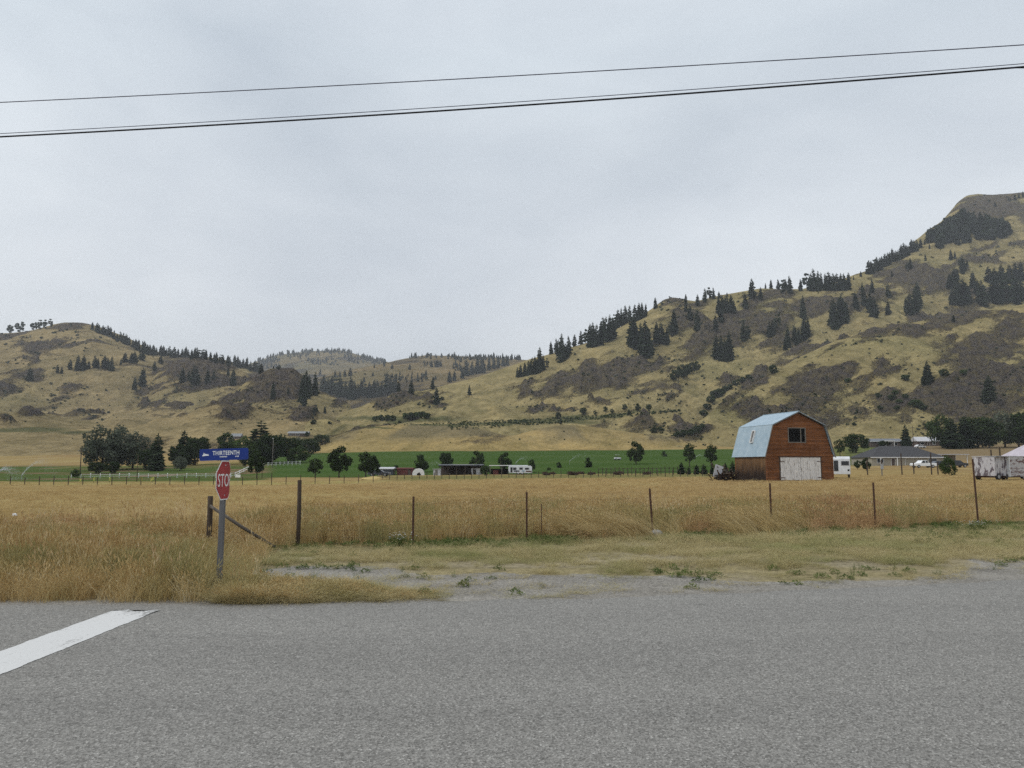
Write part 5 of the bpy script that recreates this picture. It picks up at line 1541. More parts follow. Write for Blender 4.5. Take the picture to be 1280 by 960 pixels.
# street name blade, facing the road
bz_ = at(279, 568, sy).z - gz0
Mb = Matrix.Translation((.012, -.055, bz_)) @ Matrix.Rotation(-view_az * .35, 4, 'Z') @ Matrix.Rotation(-.035, 4, 'Y')
MBm = MB()
pr = []
bw2, bh2, cr_ = .352, .087, .02
for cx, cy_, a0 in ((bw2 - cr_, bh2 - cr_, 0), (-bw2 + cr_, bh2 - cr_, 90), (-bw2 + cr_, -bh2 + cr_, 180), (bw2 - cr_, -bh2 + cr_, 270)):
    for k in range(5): pr.append((cx + cr_ * math.cos(R(a0 + 22.5 * k)), cy_ + cr_ * math.sin(R(a0 + 22.5 * k))))
MBm.prism(pr, 'y', -.002, .002)
MBm.v = [tuple(Mb @ Vector(v)) for v in MBm.v]
blade = MBm.build('street_name_plate', M['signblue'], sign)
MB().box(-.03, .03, -.05, -.01, zc + .2, bz_ + .03).build('bracket', M['steel'], sign)


def on_blade(me, cx, cz, off=.0035):
    zs = [v.co.y for v in me.vertices]; m_ = (max(zs) + min(zs)) / 2
    for v in me.vertices: v.co = Mb @ Vector((v.co.x + cx, -off - v.co.z, v.co.y - m_ + cz))
    return me


tb = text_mesh('THIRTEENTH', .088, .86)
wx_ = max(v.co.x for v in tb.vertices) - min(v.co.x for v in tb.vertices)
for v in tb.vertices: v.co.x *= .385 / wx_
link_mesh('lettering', on_blade(tb, .03, .022), M['signwhite'], blade)
# the small line under the name is too small to read in the photograph: two short runs of strokes
st = MB()
for x0, n_ in ((-.06, 8), (.165, 4)):
    for k in range(n_):
        st.box(x0 + k * .0135, x0 + k * .0135 + .0095, -.0045, -.0035, -.044 + (.004 if k % 3 == 1 else 0), -.026)
st.v = [tuple(Mb @ Vector(v)) for v in st.v]
st.build('small_lettering', M['signwhite'], blade)
# white emblem: jagged peaks over a bar
em = MB()
em.prism([(-.315, -.018), (-.215, -.012), (-.222, .002), (-.228, .012), (-.238, .004), (-.246, .016), (-.256, .008), (-.266, .020), (-.276, .010), (-.286, .036), (-.297, .012)], 'y', -.0046, -.0036)
em.v = [tuple(Mb @ Vector(v)) for v in em.v]
em.build('emblem', M['signwhite'], blade)

# ------------------------------------------------------------------ near wire fence
FP = [  # px, base, top, width (m), kind, lean
    (260, 688, 620, .115, 'wood', 0), (372, 682, 600, .095, 'wood', 0), (516, 680, 621, .05, 'tee', 0), (658.5, 673, 615, .048, 'tee', 0), (677, 672, 630, .025, 'stake', 0),
    (816, 667, 611, .055, 'tee', -.05), (964.5, 661, 604, .055, 'tee', 0), (1094.5, 660, 603, .055, 'tee', 0), (1223, 655, 574, .055, 'tee', -.02), (1372, 650, 590, .055, 'tee', 0)]
M['darkgrey'] = mat_wood('dark grey rail', (0.07, 0.06, 0.05), (0.16, 0.14, 0.12))
fence = thing('wire_fence', 'sagging page wire fence with wooden corner brace and thin rusty posts along the pasture', 'fence', (0, 0, 0))
tops = []
for px, pb, pt, wd, kd, lean in FP:
    b = onz(px, pb, 0.0); g0 = gzs(b.x, b.y)
    b = onz(px, pb, g0); tp = at(px, pt, b.y)
    H = tp.z - g0
    if kd == 'wood':
        m = MB().tube([(0, 0, -.4), (.01, 0, H * .5), (0, 0, H - .01), (0, 0, H)], [wd * .52, wd * .5, wd * .48, wd * .44], 12)
        lab = 'short thick dark corner post' if px < 300 else 'tall dark round wooden post'
        po = m.build('post', M['darkwood'], fence, True); po['label'] = lab
    elif kd == 'tee':
        m = MB().box(-wd / 2, wd / 2, -.004, .004, -.4, H).box(-.004, .004, .0045, wd * .9, -.4, H)
        for k in range(int(H / .09)): m.box(-.008, .008, -.012, -.0045, .1 + k * .09, .13 + k * .09)
        po = m.build('post', M['rust'], fence)
        po.rotation_euler = (0, lean, 0)
    else:
        po = MB().tube([(0, 0, -.3), (0, 0, H)], [wd / 2, wd / 2], 6).build('stake', M['rust'], fence)
    po.location = (b.x, b.y, g0)
    if kd != 'stake': tops.append((b.x, b.y, g0, H))
ca, cb = at(262, 632, onz(260, 688).y), onz(344, 684, 0.03)
br = MB().tube([ca, (ca + cb) / 2 - Vector((0, 0, .02)), cb], [.032, .036, .03], 10).build('brace_rail', M['darkgrey'], fence, True); br['label'] = 'slanting round brace rail of the corner post'
wm = MB()
for i in range(len(tops) - 1):
    a, b = tops[i], tops[i + 1]
    if i == 0: continue
    A = Vector(a[:3]); B = Vector(b[:3]); Ls = (B - A).length; ns = max(6, int(Ls / .6))
    hs = [.06, .20, .36, .54, .74, .96, 1.12]
    for h in hs:
        pts = []
        for k in range(ns + 1):
            t = k / ns; q = A.lerp(B, t); sag = .03 * 4 * t * (1 - t)
            pts.append((q.x, q.y - .012, q.z + h - sag + rt.uniform(-.006, .006)))
        wm.tube(pts, .0016, 4, cap=False)
    nv = int(Ls / .17)
    for k in range(1, nv):
        t = k / nv; q = A.lerp(B, t); sag = .03 * 4 * t * (1 - t)
        wm.tube([(q.x, q.y - .012, q.z + .06 - sag), (q.x + rt.uniform(-.01, .01), q.y - .012, q.z + .96 - sag)], .0011, 3, cap=False)
wm.build('wire_mesh', M['wire'], fence)

# ------------------------------------------------------------------ far fences
def post_fence(name, label, pts, h, w, mat, wires, wmat, wr=.006, rail=None):
    o = thing(name, label, 'fence', (0, 0, 0))
    ps = []
    for i, (px, d) in enumerate(pts):
        p = gat(px, d); hh = h * rt.uniform(.92, 1.1) * (1.45 if name == 'field_fence' and 340 < px < 346 else 1)
        MB().box(-w / 2, w / 2, -w / 2, w / 2, -.3, hh).build('post', mat, o).location = p
        ps.append(p)
    m = MB()
    for f in wires:
        for a, b in zip(ps[:-1], ps[1:]):
            if rail: m.bar((a.x, a.y - .06, a.z + f * h), (b.x, b.y - .06, b.z + f * h), rail[0], rail[1])
            else: m.tube([(a.x, a.y - .06, a.z + f * h), (b.x, b.y - .06, b.z + f * h)], wr, 4, cap=False)
    m.build('rails' if rail else 'wires', wmat, o)
    return o


post_fence('field_fence', 'dark post and wire fence along the far left edge of the pasture', [(-40 + 18.1 * k, 104) for k in range(29)], 1.2, .085, M['darkwood'], (.35, .65, .95), M['wire'])
post_fence('rail_fence', 'long white board fence in front of the left farm trees', [(90 + 12 * k, 162 - k * .2) for k in range(16)], .95, .12, M['white'], (.42, .8), M['white'], rail=(.33, .05))
post_fence('rail_fence', 'white board fence climbing beside the dirt drive to the farm', [(289 + 5.4 * k, 160 + k * 11) for k in range(5)], 1.0, .12, M['white'], (.35, .85), M['white'], rail=(.15, .05))
post_fence('rail_fence', 'short white board fence below the farm trees at the end of the drive', [(330 + 5 * k, 224 + k * .6) for k in range(10)], 1.1, .14, M['white'], (.4, .85), M['white'], rail=(.2, .05))
post_fence('corral_fence', 'dark post fence at the far side of the pasture left of the barn', [(478 + 9.3 * k, 128) for k in range(46)], 1.15, .10, M['darkwood'], (.3, .6, .9), M['wire'])
post_fence('pole_fence', 'close set dark pole fence below the green field left of the barn', [(748 + 5.2 * k, 152) for k in range(26)], 1.5, .12, M['darkwood'], (.4, .85), M['darkwood'], rail=(.1, .08))
yard = thing('yard_fence', 'tall dark posts with wire between the pasture and the bungalow', 'fence', (0, 0, 0))
yps = []
for px, tp, bs in [(1084, 574, 597), (1102, 575, 598), (1127, 567, 595), (1142, 578, 597), (1164, 566, 594), (1172, 578, 594), (1193, 570, 597), (1240, 562, 592), (1251, 560, 590)]:
    d = 118 if px < 1200 else 108
    p = gat(px, d); t = at(px, tp, d)
    MB().box(-.07, .07, -.07, .07, -.3, max(.8, t.z - p.z)).build('post', M['darkwood'], yard).location = p; yps.append(p)
m = MB()
for a, b in zip(yps[:-1], yps[1:]):
    for h in (.4, .8, 1.2): m.tube([(a.x, a.y - .08, a.z + h), (b.x, b.y - .08, b.z + h)], .008, 4, cap=False)
m.build('wires', M['wire'], yard)
# letter box like stand by the yard
p = gat(1102, 112)
o = thing('meter_post', 'pale meter box on a post in the dry grass before the bungalow', 'meter post', p)
MB().box(-.06, .06, -.06, .06, -.2, 1.5).build('post', M['greywood'], o); MB().box(-.22, .22, -.16, -.062, 1.0, 1.75).build('box', M['steel'], o, bevel=.02)

# ------------------------------------------------------------------ utility poles
def upole(px, d, h, label, arm=True, r=.13, lamp=False):
    p = gat(px, d)
    o = thing('utility_pole', label, 'utility pole', p)
    MB().tube([(0, 0, -.5), (0, 0, h)], [r, r * .7], 10).build('pole', M['greywood'] if lamp else M['darkwood'], o, True)
    if arm:
        MB().box(-.9, .9, -.06, .06, h - .75, h - .62).build('crossarm', M['darkwood'], o)
        for x in (-.8, 0.0, .8):
            MB().tube([(x, 0, h - .62), (x, 0, h - .5), (x, 0, h - .42)], [.03, .055, .03], 8).build('insulator', M['palemetal'], o)
    if lamp:
        MB().box(-.1, .1, -.5, .1, h - .1, h + .12).build('lamp_head', M['palemetal'], o)
    return o


upole(100.5, 185, 6.6, 'wooden utility pole with crossarm left of the cottonwoods')
upole(172, 130, 4.6, 'thin bare pole in front of the grey green willow', False, .07)
upole(340.5, 215, 8.4, 'grey pole with a lamp head before the dark farm trees', False, .10, True)
upole(328, 150, 3.4, 'short bare pole beside the ragged dark tree', False, .06)
upole(595, 176, 4.4, 'slender bare pole behind the long open shed', False, .06)
upole(626, 176, 4.0, 'slender bare pole behind the white roofed shelter', False, .05)
upole(1143.5, 290, 9.0, 'dark utility pole between the two far houses', True, .12)

# ------------------------------------------------------------------ overhead wires
def wire(name, label, a, b, ya, yb, sag, r, mat, ext=2.2):
    A = at(*a, ya); B = at(*b, yb)
    d = B - A; m = MB(); pts = []
    for k in range(61):
        t = -ext + (1 + 2 * ext) * k / 60
        q = A + d * t
        pts.append((q.x, q.y, q.z - sag * 4 * (t * (1 - t) + 0.0)))
    o = m.tube(pts, r, 6).build(name, mat, None, True)
    return tag(o, label, 'power line')


wire('power_line', 'single thin wire crossing the sky above the other two wires', (0, 128), (1280, 56), 15.0, 13.0, .05, .0095, M['cablegrey'], .25)
wire('power_line', 'thin wire running just above the thick black cable', (0, 167), (1280, 79.5), 14.5, 12.5, .075, .007, M['cablegrey'], .25)
wire('power_line', 'thick black cable, lowest of the overhead wires', (0, 171), (1280, 83.5), 14.5, 12.5, .085, .0165, M['cable'], .25)
a_, b_ = at(1262, 85.0, 12.5), at(1340, 85.4, 12.6)
tag(MB().tube([a_, b_], .006, 6).build('drop_wire', M['cablegrey'], None, True), 'short thin wire splitting off the thick cable near the right edge', 'power line')

# ------------------------------------------------------------------ sprinklers with their spray
def spray_mat():
    t = NT('water droplets')
    d = t.new('BsdfDiffuse'); d.inputs['Color'].default_value = (0.75, 0.78, 0.80, 1)
    tr = t.new('BsdfTransparent'); mx = t.new('MixShader'); mx.inputs[0].default_value = 0.55
    t.link(tr.outputs[0], mx.inputs[1]); t.link(d.outputs[0], mx.inputs[2]); t.link(mx.outputs[0], t.out.inputs['Surface'])
    return t.mat


SPRAY = spray_mat()
def sprinkler(px, d, reach, rise, dirx, n, label, spread=.12, size=.03):
    p = gat(px, d); o = thing('sprinkler', label, 'sprinkler', p, 0, 'sprinklers watering the green fields')
    MB().tube([(0, 0, -.2), (0, 0, .9)], .03, 8).build('riser', M['steel'], o)
    MB().tube([(0, 0, .9), (dirx * .25, 0, 1.02)], .025, 8).build('nozzle', M['rust'], o)
    m = MB()
    for k in range(n):
        t = rt.random() ** 1.5; s_ = spread * (.06 + 1.6 * t * t) * reach * .5
        x = dirx * reach * t; z = 1.0 + rise * 4 * t * (1 - t) * 1.0 - t * .9
        c = Vector((x + rt.gauss(0, s_ * .5), rt.gauss(0, s_), max(.03, z + rt.gauss(0, s_ * .6) - abs(rt.gauss(0, s_ * .5)) * t)))
        r_ = size * rt.uniform(.5, 1.2); 
        vs = [c + Vector(v) * r_ for v in ((1, 0, 0), (-.5, .8, 0), (-.5, -.8, 0), (0, 0, 1.6), (0, 0, -1.6))]
        m.add(vs, [(0, 1, 3), (1, 2, 3), (2, 0, 3), (1, 0, 4), (2, 1, 4), (0, 2, 4)])
    s = m.build('spray', SPRAY, o); s['kind'] = 'stuff'
    return o


sprinkler(28, 135, 7.5, 3.0, 1, 1500, 'sprinkler throwing a tall white jet at the far left of the field', .35, .02)
sprinkler(-4, 150, 4.5, 1.6, 1, 1500, 'sprinkler with a rounded white spray cut by the left edge', .5, .03)
sprinkler(553, 190, 4.5, 1.6, -1, 420, 'sprinkler spraying behind the long open shed', .55, .026)
sprinkler(645, 210, 5, 1.8, 1, 450, 'sprinkler spraying behind the white travel trailer', .55, .026)
sprinkler(712, 215, 8, 2.2, 1, 520, 'sprinkler with the widest spray in the middle of the green field', .55, .026)
sprinkler(868, 225, 6, 1.6, 1, 420, 'sprinkler spraying just left of the barn', .55, .026)

# flowering stalks and small marks by the left field
for i, (px, tp, bs) in enumerate([(101.5, 597, 602), (118.5, 591, 598), (138, 591, 598), (177.5, 591, 598), (192, 592, 599), (190, 593, 599)]):
    d = 118
    p = gat(px, d); H = max(.5, (bs - tp) / F * d)
    o = thing('flower_stalk', f'{"leftmost" if i == 0 else ORD[i]} pale yellow flowering stalk' + ('' if i == 0 else ' from the left') + ' before the white fence', 'flower', p, 0, 'yellow stalks before the white fence')
    MB().tube([(0, 0, -.05), (0, 0, H * .6)], .025, 6).build('stem', M['leafmid'], o)
    m = MB()
    for k in range(60):
        c = Vector((rt.gauss(0, .06), rt.gauss(0, .06), H * rt.uniform(.4, 1))); m.add([c, c + Vector((.05, 0, .03)), c + Vector((0, .03, .06))], [(0, 1, 2)])
    m.build('flower_head', M.setdefault('yellow', mat_plain('yellow petals', (0.55, 0.52, 0.10), .8)), o)
p = gat(298, 122)
o = thing('yard_sign', 'small white board on a stake at the end of the white fence', 'sign', p)
MB().box(-.4, .4, -.02, .02, .75, 1.2).build('board', M['white'], o); MB().box(-.03, .03, .021, .06, -.2, 1.15).build('stake', M['greywood'], o)

# stone at a fence post, litter
def rock(name, label, cat, p, s, mat, seed):
    bm = bmesh.new(); bmesh.ops.create_icosphere(bm, subdivisions=4, radius=1)
    for v in bm.verts:
        c = v.co.normalized()
        k = 1 + (float(fbm(np.array([c.x * 1.6 + c.z]), np.array([c.y * 1.6 + seed]), seed, 4)[0]) - .5) * .8
        v.co = Vector((c.x * s[0], c.y * s[1], c.z * s[2])) * k
    me = bpy.data.meshes.new(name); bm.to_mesh(me); bm.free(); me.polygons.foreach_set('use_smooth', [True] * len(me.polygons))
    o = link_mesh(name, me, mat); o.location = p
    return tag(o, label, cat)


q = onz(818, 670, 0.0); rock('field_stone', 'grey stone at the foot of the leaning fence post', 'stone', (q.x, q.y - .15, gzs(q.x, q.y) + .05), (.17, .13, .11), M['stone'], 5)
q = onz(17, 656, 0.0); o = rock('plastic_bag', 'scrap of white litter lying in the dry pasture', 'litter', (q.x, q.y, gzs(q.x, q.y) + .28), (.07, .06, .05), M['white'], 9)

# ------------------------------------------------------------------ grasses
def grass_mat(name, stops, alt, alt_scale=0.35, alt_lo=0.5, alt_hi=0.62, alt_amt=0.8, trans=0.3):
    t = NT(name)
    oi = t.new('ObjectInfo'); ge = t.new('NewGeometry')
    f = t.math('ADD', t.math('MULTIPLY', oi.outputs['Random'], 0.55), t.math('MULTIPLY', ge.outputs['Random Per Island'], 0.45))
    c = t.ramp(f, stops)
    n = t.noise(t.coord('World'), alt_scale, 4, 0.6)
    fac = t.ramp(n, [(alt_lo, 0.0), (alt_hi, alt_amt)])
    c = t.mix(fac, c, alt)
    d = t.new('BsdfDiffuse'); tr = t.new('BsdfTranslucent'); mx = t.new('MixShader'); mx.inputs[0].default_value = trans
    t.link(c, d.inputs['Color']); t.link(c, tr.inputs['Color'])
    t.link(d.outputs[0], mx.inputs[1]); t.link(tr.outputs[0], mx.inputs[2]); t.link(mx.outputs[0], t.out.inputs['Surface'])
    return t.mat


def tuft(seed, n, spread, h0, h1, w, lean=0.25, heads=0.0, droop=0.2, bias=0.0):
    """a tuft of curved tapering blades; some stalks carry seed heads"""
    r = random.Random(seed); V = []; Fc = []
    for _ in range(n):
        a = r.uniform(0, 6.283); q = spread * math.sqrt(r.random())
        b = Vector((q * math.cos(a), q * math.sin(a), -0.02))
        h = r.uniform(h0, h1)
        la = r.gauss(0, 1) ; dv = Vector((r.gauss(bias, lean), r.gauss(0, lean), 0))
        fa = r.uniform(0, 6.283); sd = Vector((math.cos(fa), math.sin(fa), 0)) * w * r.uniform(.7, 1.2) / 2
        pts = []
        for k in range(4):
            f = k / 3
            L = dv.length
            z = h * f * (1 - 0.28 * min(1.5, L) * f) - droop * h * f ** 3 * r.uniform(0, 1) * .6
            pts.append(b + dv * h * f ** 1.5 + Vector((0, 0, max(z, .01 * k))))
        ws = [1, .85, .6, .12]
        i0 = len(V)
        for p, s in zip(pts, ws): V.append(p - sd * s); V.append(p + sd * s)
        for k in range(3): Fc.append((i0 + 2 * k, i0 + 2 * k + 1, i0 + 2 * k + 3, i0 + 2 * k + 2))
        if r.random() < heads:
            tp = pts[-1]; dd = (pts[-1] - pts[-2]).normalized(); hl = h * r.uniform(.10, .2)
            s2 = Vector((-sd.y, sd.x, 0)).normalized()
            for ax in (sd.normalized(), s2):
                j = len(V); ww = w * 1.5
                V += [tp - dd * hl * .6, tp - dd * hl * .1 + ax * ww, tp + dd * hl * .5, tp - dd * hl * .1 - ax * ww]
                Fc.append((j, j + 1, j + 2, j + 3))
    me = bpy.data.meshes.new('tuft'); me.from_pydata([tuple(v) for v in V], [], Fc)
    return me


def weed(seed, n, h, spread, ls, mat):
    """leafy low weed"""
    r = random.Random(seed); V = []; Fc = []
    for _ in range(n):
        a = r.uniform(0, 6.283); q = r.random() ** .7; hh = h * (1 - q * .7) * r.uniform(.3, 1)
        c = Vector((spread * q * math.cos(a), spread * q * math.sin(a), hh))
        t1 = Vector((r.gauss(0, 1), r.gauss(0, 1), r.gauss(0, .5))).normalized(); t2 = t1.cross(Vector((r.gauss(0, .5), r.gauss(0, .5), 1))).normalized()
        L = ls * r.uniform(.6, 1.4); i = len(V)
        V += [c - t1 * L, c + t2 * L * .35, c + t1 * L, c - t2 * L * .35]; Fc.append((i, i + 1, i + 2, i + 3))
    me = bpy.data.meshes.new('weed'); me.from_pydata([tuple(v) for v in V], [], Fc); me.materials.append(mat)
    return me


GM_tall = grass_mat('tall dry grass', [(0.15, (0.37, 0.25, 0.11)), (0.45, (0.51, 0.375, 0.175)), (0.7, (0.59, 0.465, 0.24)), (0.9, (0.65, 0.57, 0.38))], (0.33, 0.315, 0.14), 0.55, 0.48, 0.62, 0.75)
GM_field = grass_mat('pasture grass', [(0.15, (0.38, 0.27, 0.122)), (0.5, (0.49, 0.365, 0.172)), (0.85, (0.59, 0.475, 0.25))], (0.39, 0.27, 0.14), 0.12, 0.5, 0.65, 0.5)
GM_verge = grass_mat('verge grass', [(0.15, (0.34, 0.285, 0.14)), (0.5, (0.45, 0.385, 0.20)), (0.85, (0.54, 0.47, 0.28))], (0.24, 0.26, 0.10), 0.45, 0.47, 0.66, 0.8)
GM_green = grass_mat('green weeds', [(0.15, (0.06, 0.09, 0.03)), (0.5, (0.10, 0.14, 0.045)), (0.85, (0.16, 0.20, 0.07))], (0.18, 0.18, 0.07), 0.8, 0.5, 0.6, 0.5)
GM_red = grass_mat('reddish dead weeds', [(0.15, (0.35, 0.215, 0.11)), (0.5, (0.47, 0.305, 0.16)), (0.85, (0.56, 0.40, 0.23))], (0.50, 0.37, 0.19), 1.2, 0.52, 0.62, 0.6)
GM_pale = grass_mat('pale flattened grass', [(0.15, (0.38, 0.28, 0.12)), (0.5, (0.48, 0.37, 0.18)), (0.85, (0.56, 0.46, 0.26))], (0.36, 0.25, 0.11), 1.2, 0.6, 0.7, 0.4)


def withm(ms, m):
    for x in ms: x.materials.append(m)
    return ms


T_tall = withm([tuft(500 + i, 30, .16, .55, 1.0, .0062, .20, .45) for i in range(8)], GM_tall)
T_fence = withm([tuft(520 + i, 30, .20, .45, 1.0, .0075, .16, .5) for i in range(8)], GM_tall)
T_field = withm([tuft(540 + i, 60, .42, .5, 1.0, .012, .35, .2) for i in range(8)], GM_field)
T_far = withm([tuft(560 + i, 70, .9, .5, 1.0, .028, .4, .0) for i in range(6)], GM_field)
T_verge = withm([tuft(580 + i, 34, .16, .35, 1.0, .006, .5, .1) for i in range(8)], GM_verge)
T_green = [weed(600 + i, 60, .5, .5, .10, GM_green) for i in range(5)] + withm([tuft(610 + i, 26, .14, .4, 1.0, .009, .45) for i in range(3)], GM_green)
T_red = withm([tuft(620 + i, 70, .22, .35, 1.0, .0065, .42, .8, .1) for i in range(6)], GM_red)
T_pale = withm([tuft(640 + i, 60, .22, .8, 1.15, .008, .22, .3, .5, 1.1) for i in range(5)], GM_pale)


def sample(n, x0, x1, y0, y1, keep):
    x = rng.uniform(x0, x1, n); y = rng.uniform(y0, y1, n)
    z = gz(x, y)
    px, py = proj(x, y, z)
    k = keep(x, y, px, py)
    k = rng.random(n) < k
    return x[k], y[k], z[k], px[k], py[k]


def put(name, s, hfun, sources, label, tilt=.12, wide=1.0, rot=None):
    x, y, z, px, py = s
    n = len(x); h = hfun(x, y, px, py) * rng.uniform(.7, 1.25, n)
    sv = np.stack([wide * (0.55 + .45 * h), wide * (0.55 + .45 * h), h], 1)
    rz = rng.uniform(0, 6.28, n) if rot is None else rot + rng.normal(0, .5, n)
    scatter(name, np.stack([x, y, z], 1), rz, sv, rng.integers(0, len(sources), n), sources, label, rng.normal(0, tilt, (n, 2)))


fbp = lambda px: np.interp(px, [p[0] for p in FENCEB], [p[1] for p in FENCEB])
rdp = lambda px: np.interp(px, [p[0] for p in ROAD], [p[1] for p in ROAD])
gvp = lambda px: np.interp(px, [p[0] for p in GRAV_T], [p[1] for p in GRAV_T])
inview = lambda px: (px > -90) & (px < 1370)

# tall stand left of the sign and in front of it, thinning into the strip along the road
def k_tall(x, y, px, py):
    clump = sstep(.36, .58, fbm(x * 1.1, y * 1.1, 201, 3))
    a = (px < 330) & (py < rdp(px) - 3) & (py > 632)
    dens = np.where(py > 690, .8, 0.5) * (1 - .6 * sstep(738, 756, py)) * (1 - sstep(286, 326, px) * sstep(690, 705, py))
    return inview(px) * a * dens * (.25 + .75 * clump) * np.where((px > 258) & (px < 304) & (py > 690), .12, 1.0)
def h_tall(x, y, px, py):
    base = np.where(px < 300, .30 + .24 * fbm(x / 1.6, y / 1.6, 211, 3), .3)
    base = base + .22 * sstep(.45, .7, fbm(x / 2.5, y / 2.5, 215, 2))
    return np.clip(base * (1 - .45 * sstep(742, 757, py)), .12, .8)
put('tall_grass', sample(30000, -15, -2.2, 9.4, 20, k_tall), h_tall, T_tall, 'tall dry golden grass standing beside the road and round the stop sign')
def k_strip(x, y, px, py):
    edge = rdp(px) - 2 + (fbm(x / .5, y / .5, 219, 2) - .5) * 8
    return inview(px) * (px >= 270) * (px < 560) * (py < edge) * (py > 731 + sstep(420, 500, px) * 8) * np.interp(px, [270, 430, 480, 560], [.30, .26, .12, .02]) * sstep(.30, .62, fbm(x * 1.4, y * 2.2, 299, 3))
put('roadside_grass', sample(30000, -4.6, -.8, 9.4, 11.6, k_strip), lambda x, y, px, py: np.interp(px, [270, 400, 480, 560], [.20, .16, .12, .07]) * (.5 + .8 * fbm(x * 1.2, y * 1.2, 298, 3)), T_verge + T_tall[:4], 'strip of shorter dry grass along the asphalt edge')
T_stalk = withm([tuft(660 + i, 7, .18, .75, 1.0, .0085, .16, .95, .1) for i in range(6)], grass_mat('pale stalks', [(0.15, (0.42, 0.28, 0.13)), (0.5, (0.58, 0.45, 0.24)), (0.85, (0.70, 0.60, 0.40))], (0.40, 0.22, 0.10), 0.8, 0.5, 0.64, 0.6))
def k_stalk(x, y, px, py):
    a = (px < 335) & (py < rdp(px) - 6) & (py > 640)
    b = (px >= 335) & (py < fbp(px) - 2) & (py > fbp(px) - 34)
    return inview(px) * np.where(a, .5, np.where(b, .35, 0)) * (.2 + .8 * sstep(.42, .6, fbm(x * .9, y * .9, 301, 3))) * np.where((px > 262) & (px < 298) & (py > 690), .25, 1.0)
put('grass_stalks', sample(9000, -15, 24, 9.5, 32, k_stalk), lambda x, y, px, py: .45 + .42 * fbm(x / 1.5, y / 1.5, 303, 3), T_stalk, 'pale seed bearing stalks standing above the dry grass', wide=.9)
# fence line
def k_fence(x, y, px, py):
    dp = fbp(px) - py
    cl = sstep(.3, .6, fbm(x * .9, y * .9, 221, 3))
    return inview(px) * (px > 225) * (dp > 1.5) * (dp < 42) * (.35 + .65 * cl) * np.interp(dp, [1.5, 6, 12, 25, 42], [.15, .6, .8, .45, .22])
def h_fence(x, y, px, py):
    return np.clip(.30 + .42 * fbm(x / 2.2, y / 2.2, 225, 3) + .1 * sstep(.5, .7, vnoise(x * 2, y * 2, 227)), .15, .85)
put('fence_grass', sample(60000, -8, 24, 15.5, 33, k_fence), h_fence, T_fence, 'tall thin dry grass growing through the wire fence')
# pasture behind the fence
def k_field(x, y, px, py):
    return inview(px) * (py < fbp(px) - 14) * np.interp(y, [17, 30, 60, 70], [.9, .9, .55, .4]) * (.5 + .5 * sstep(.35, .6, fbm(x / 5, y / 9, 231, 3)))
put('pasture_grass', sample(26000, -52, 56, 17, 70, k_field), lambda x, y, px, py: .11 + .17 * fbm(x / 4, y / 7, 235, 3), T_field, 'dry golden pasture grass behind the wire fence')
def k_far(x, y, px, py):
    return inview(px) * (y > 62) * (y < 122) * np.interp(y, [62, 90, 122], [.9, .8, .6]) * (.3 + .7 * sstep(.4, .6, fbm(x / 9, y / 18, 241, 3)))
put('far_pasture_grass', sample(15000, -95, 98, 60, 122, k_far), lambda x, y, px, py: .10 + .17 * fbm(x / 10, y / 16, 245, 3), T_far, 'farther dry grass of the wide pasture')
# verge
def k_verge(x, y, px, py):
    a = (py > fbp(px) + 5) & (py < gvp(px) - 3 + (fbm(x / .7, y / .7, 251, 3) - .5) * 26)
    b = (px > 255)
    return inview(px) * a * b * (.25 + .75 * sstep(.34, .55, fbm(x * 1.3, y * 1.3, 253, 3))) * (1 - .35 * sstep(.5, .65, fbm(x / 1.5, y / .8, 256, 3)))
put('verge_grass', sample(34000, -7, 22, 10.5, 24, k_verge), lambda x, y, px, py: .07 + .16 * fbm(x / 1.2, y / 1.2, 255, 3) + .06 * sstep(8, 0, py - fbp(px)), T_verge, 'short yellow green grass on the roadside verge')
# weeds: along the fence foot, gravel edge and sparsely on the gravel
def k_green(x, y, px, py):
    f = np.exp(-((py - fbp(px) - 3) / 5.0) ** 2) * sstep(.38, .56, fbm(x / 1.3, y / 1.3, 261, 3)) * 1.2 * (px > 300)
    g = np.exp(-((py - gvp(px) - 3) / 6.0) ** 2) * sstep(.5, .62, fbm(x / .8, y / .8, 263, 3)) * .28 * (px > 300)
    s = (py > gvp(px)) * (py < rdp(px) - 6) * sstep(.56, .68, fbm(x / .55, y / .55, 265, 3)) * .30 * (px > 330)
    b = np.exp(-(((px - 1180) / 110) ** 2 + ((py - 668) / 10) ** 2)) * .55
    return inview(px) * np.clip(f + g + s + b, 0, 1)
put('green_weeds', sample(14000, -7, 24, 9.7, 24, k_green), lambda x, y, px, py: .12 + .22 * fbm(x / .9, y / .9, 267, 3), T_green, 'low green weeds along the fence foot and the gravel', wide=.36)
def k_gr(x, y, px, py):
    return inview(px) * (py > gvp(px)) * (py < rdp(px) - 1) * sstep(.52, .66, fbm(x / .6, y / .35, 271, 3)) * .35 * (px > 400)
put('gravel_grass', sample(15000, -3, 22, 9.6, 18, k_gr), lambda x, y, px, py: .05 + .06 * fbm(x, y, 273, 2), T_verge, 'thin dry grass creeping over the gravel', wide=1.2)
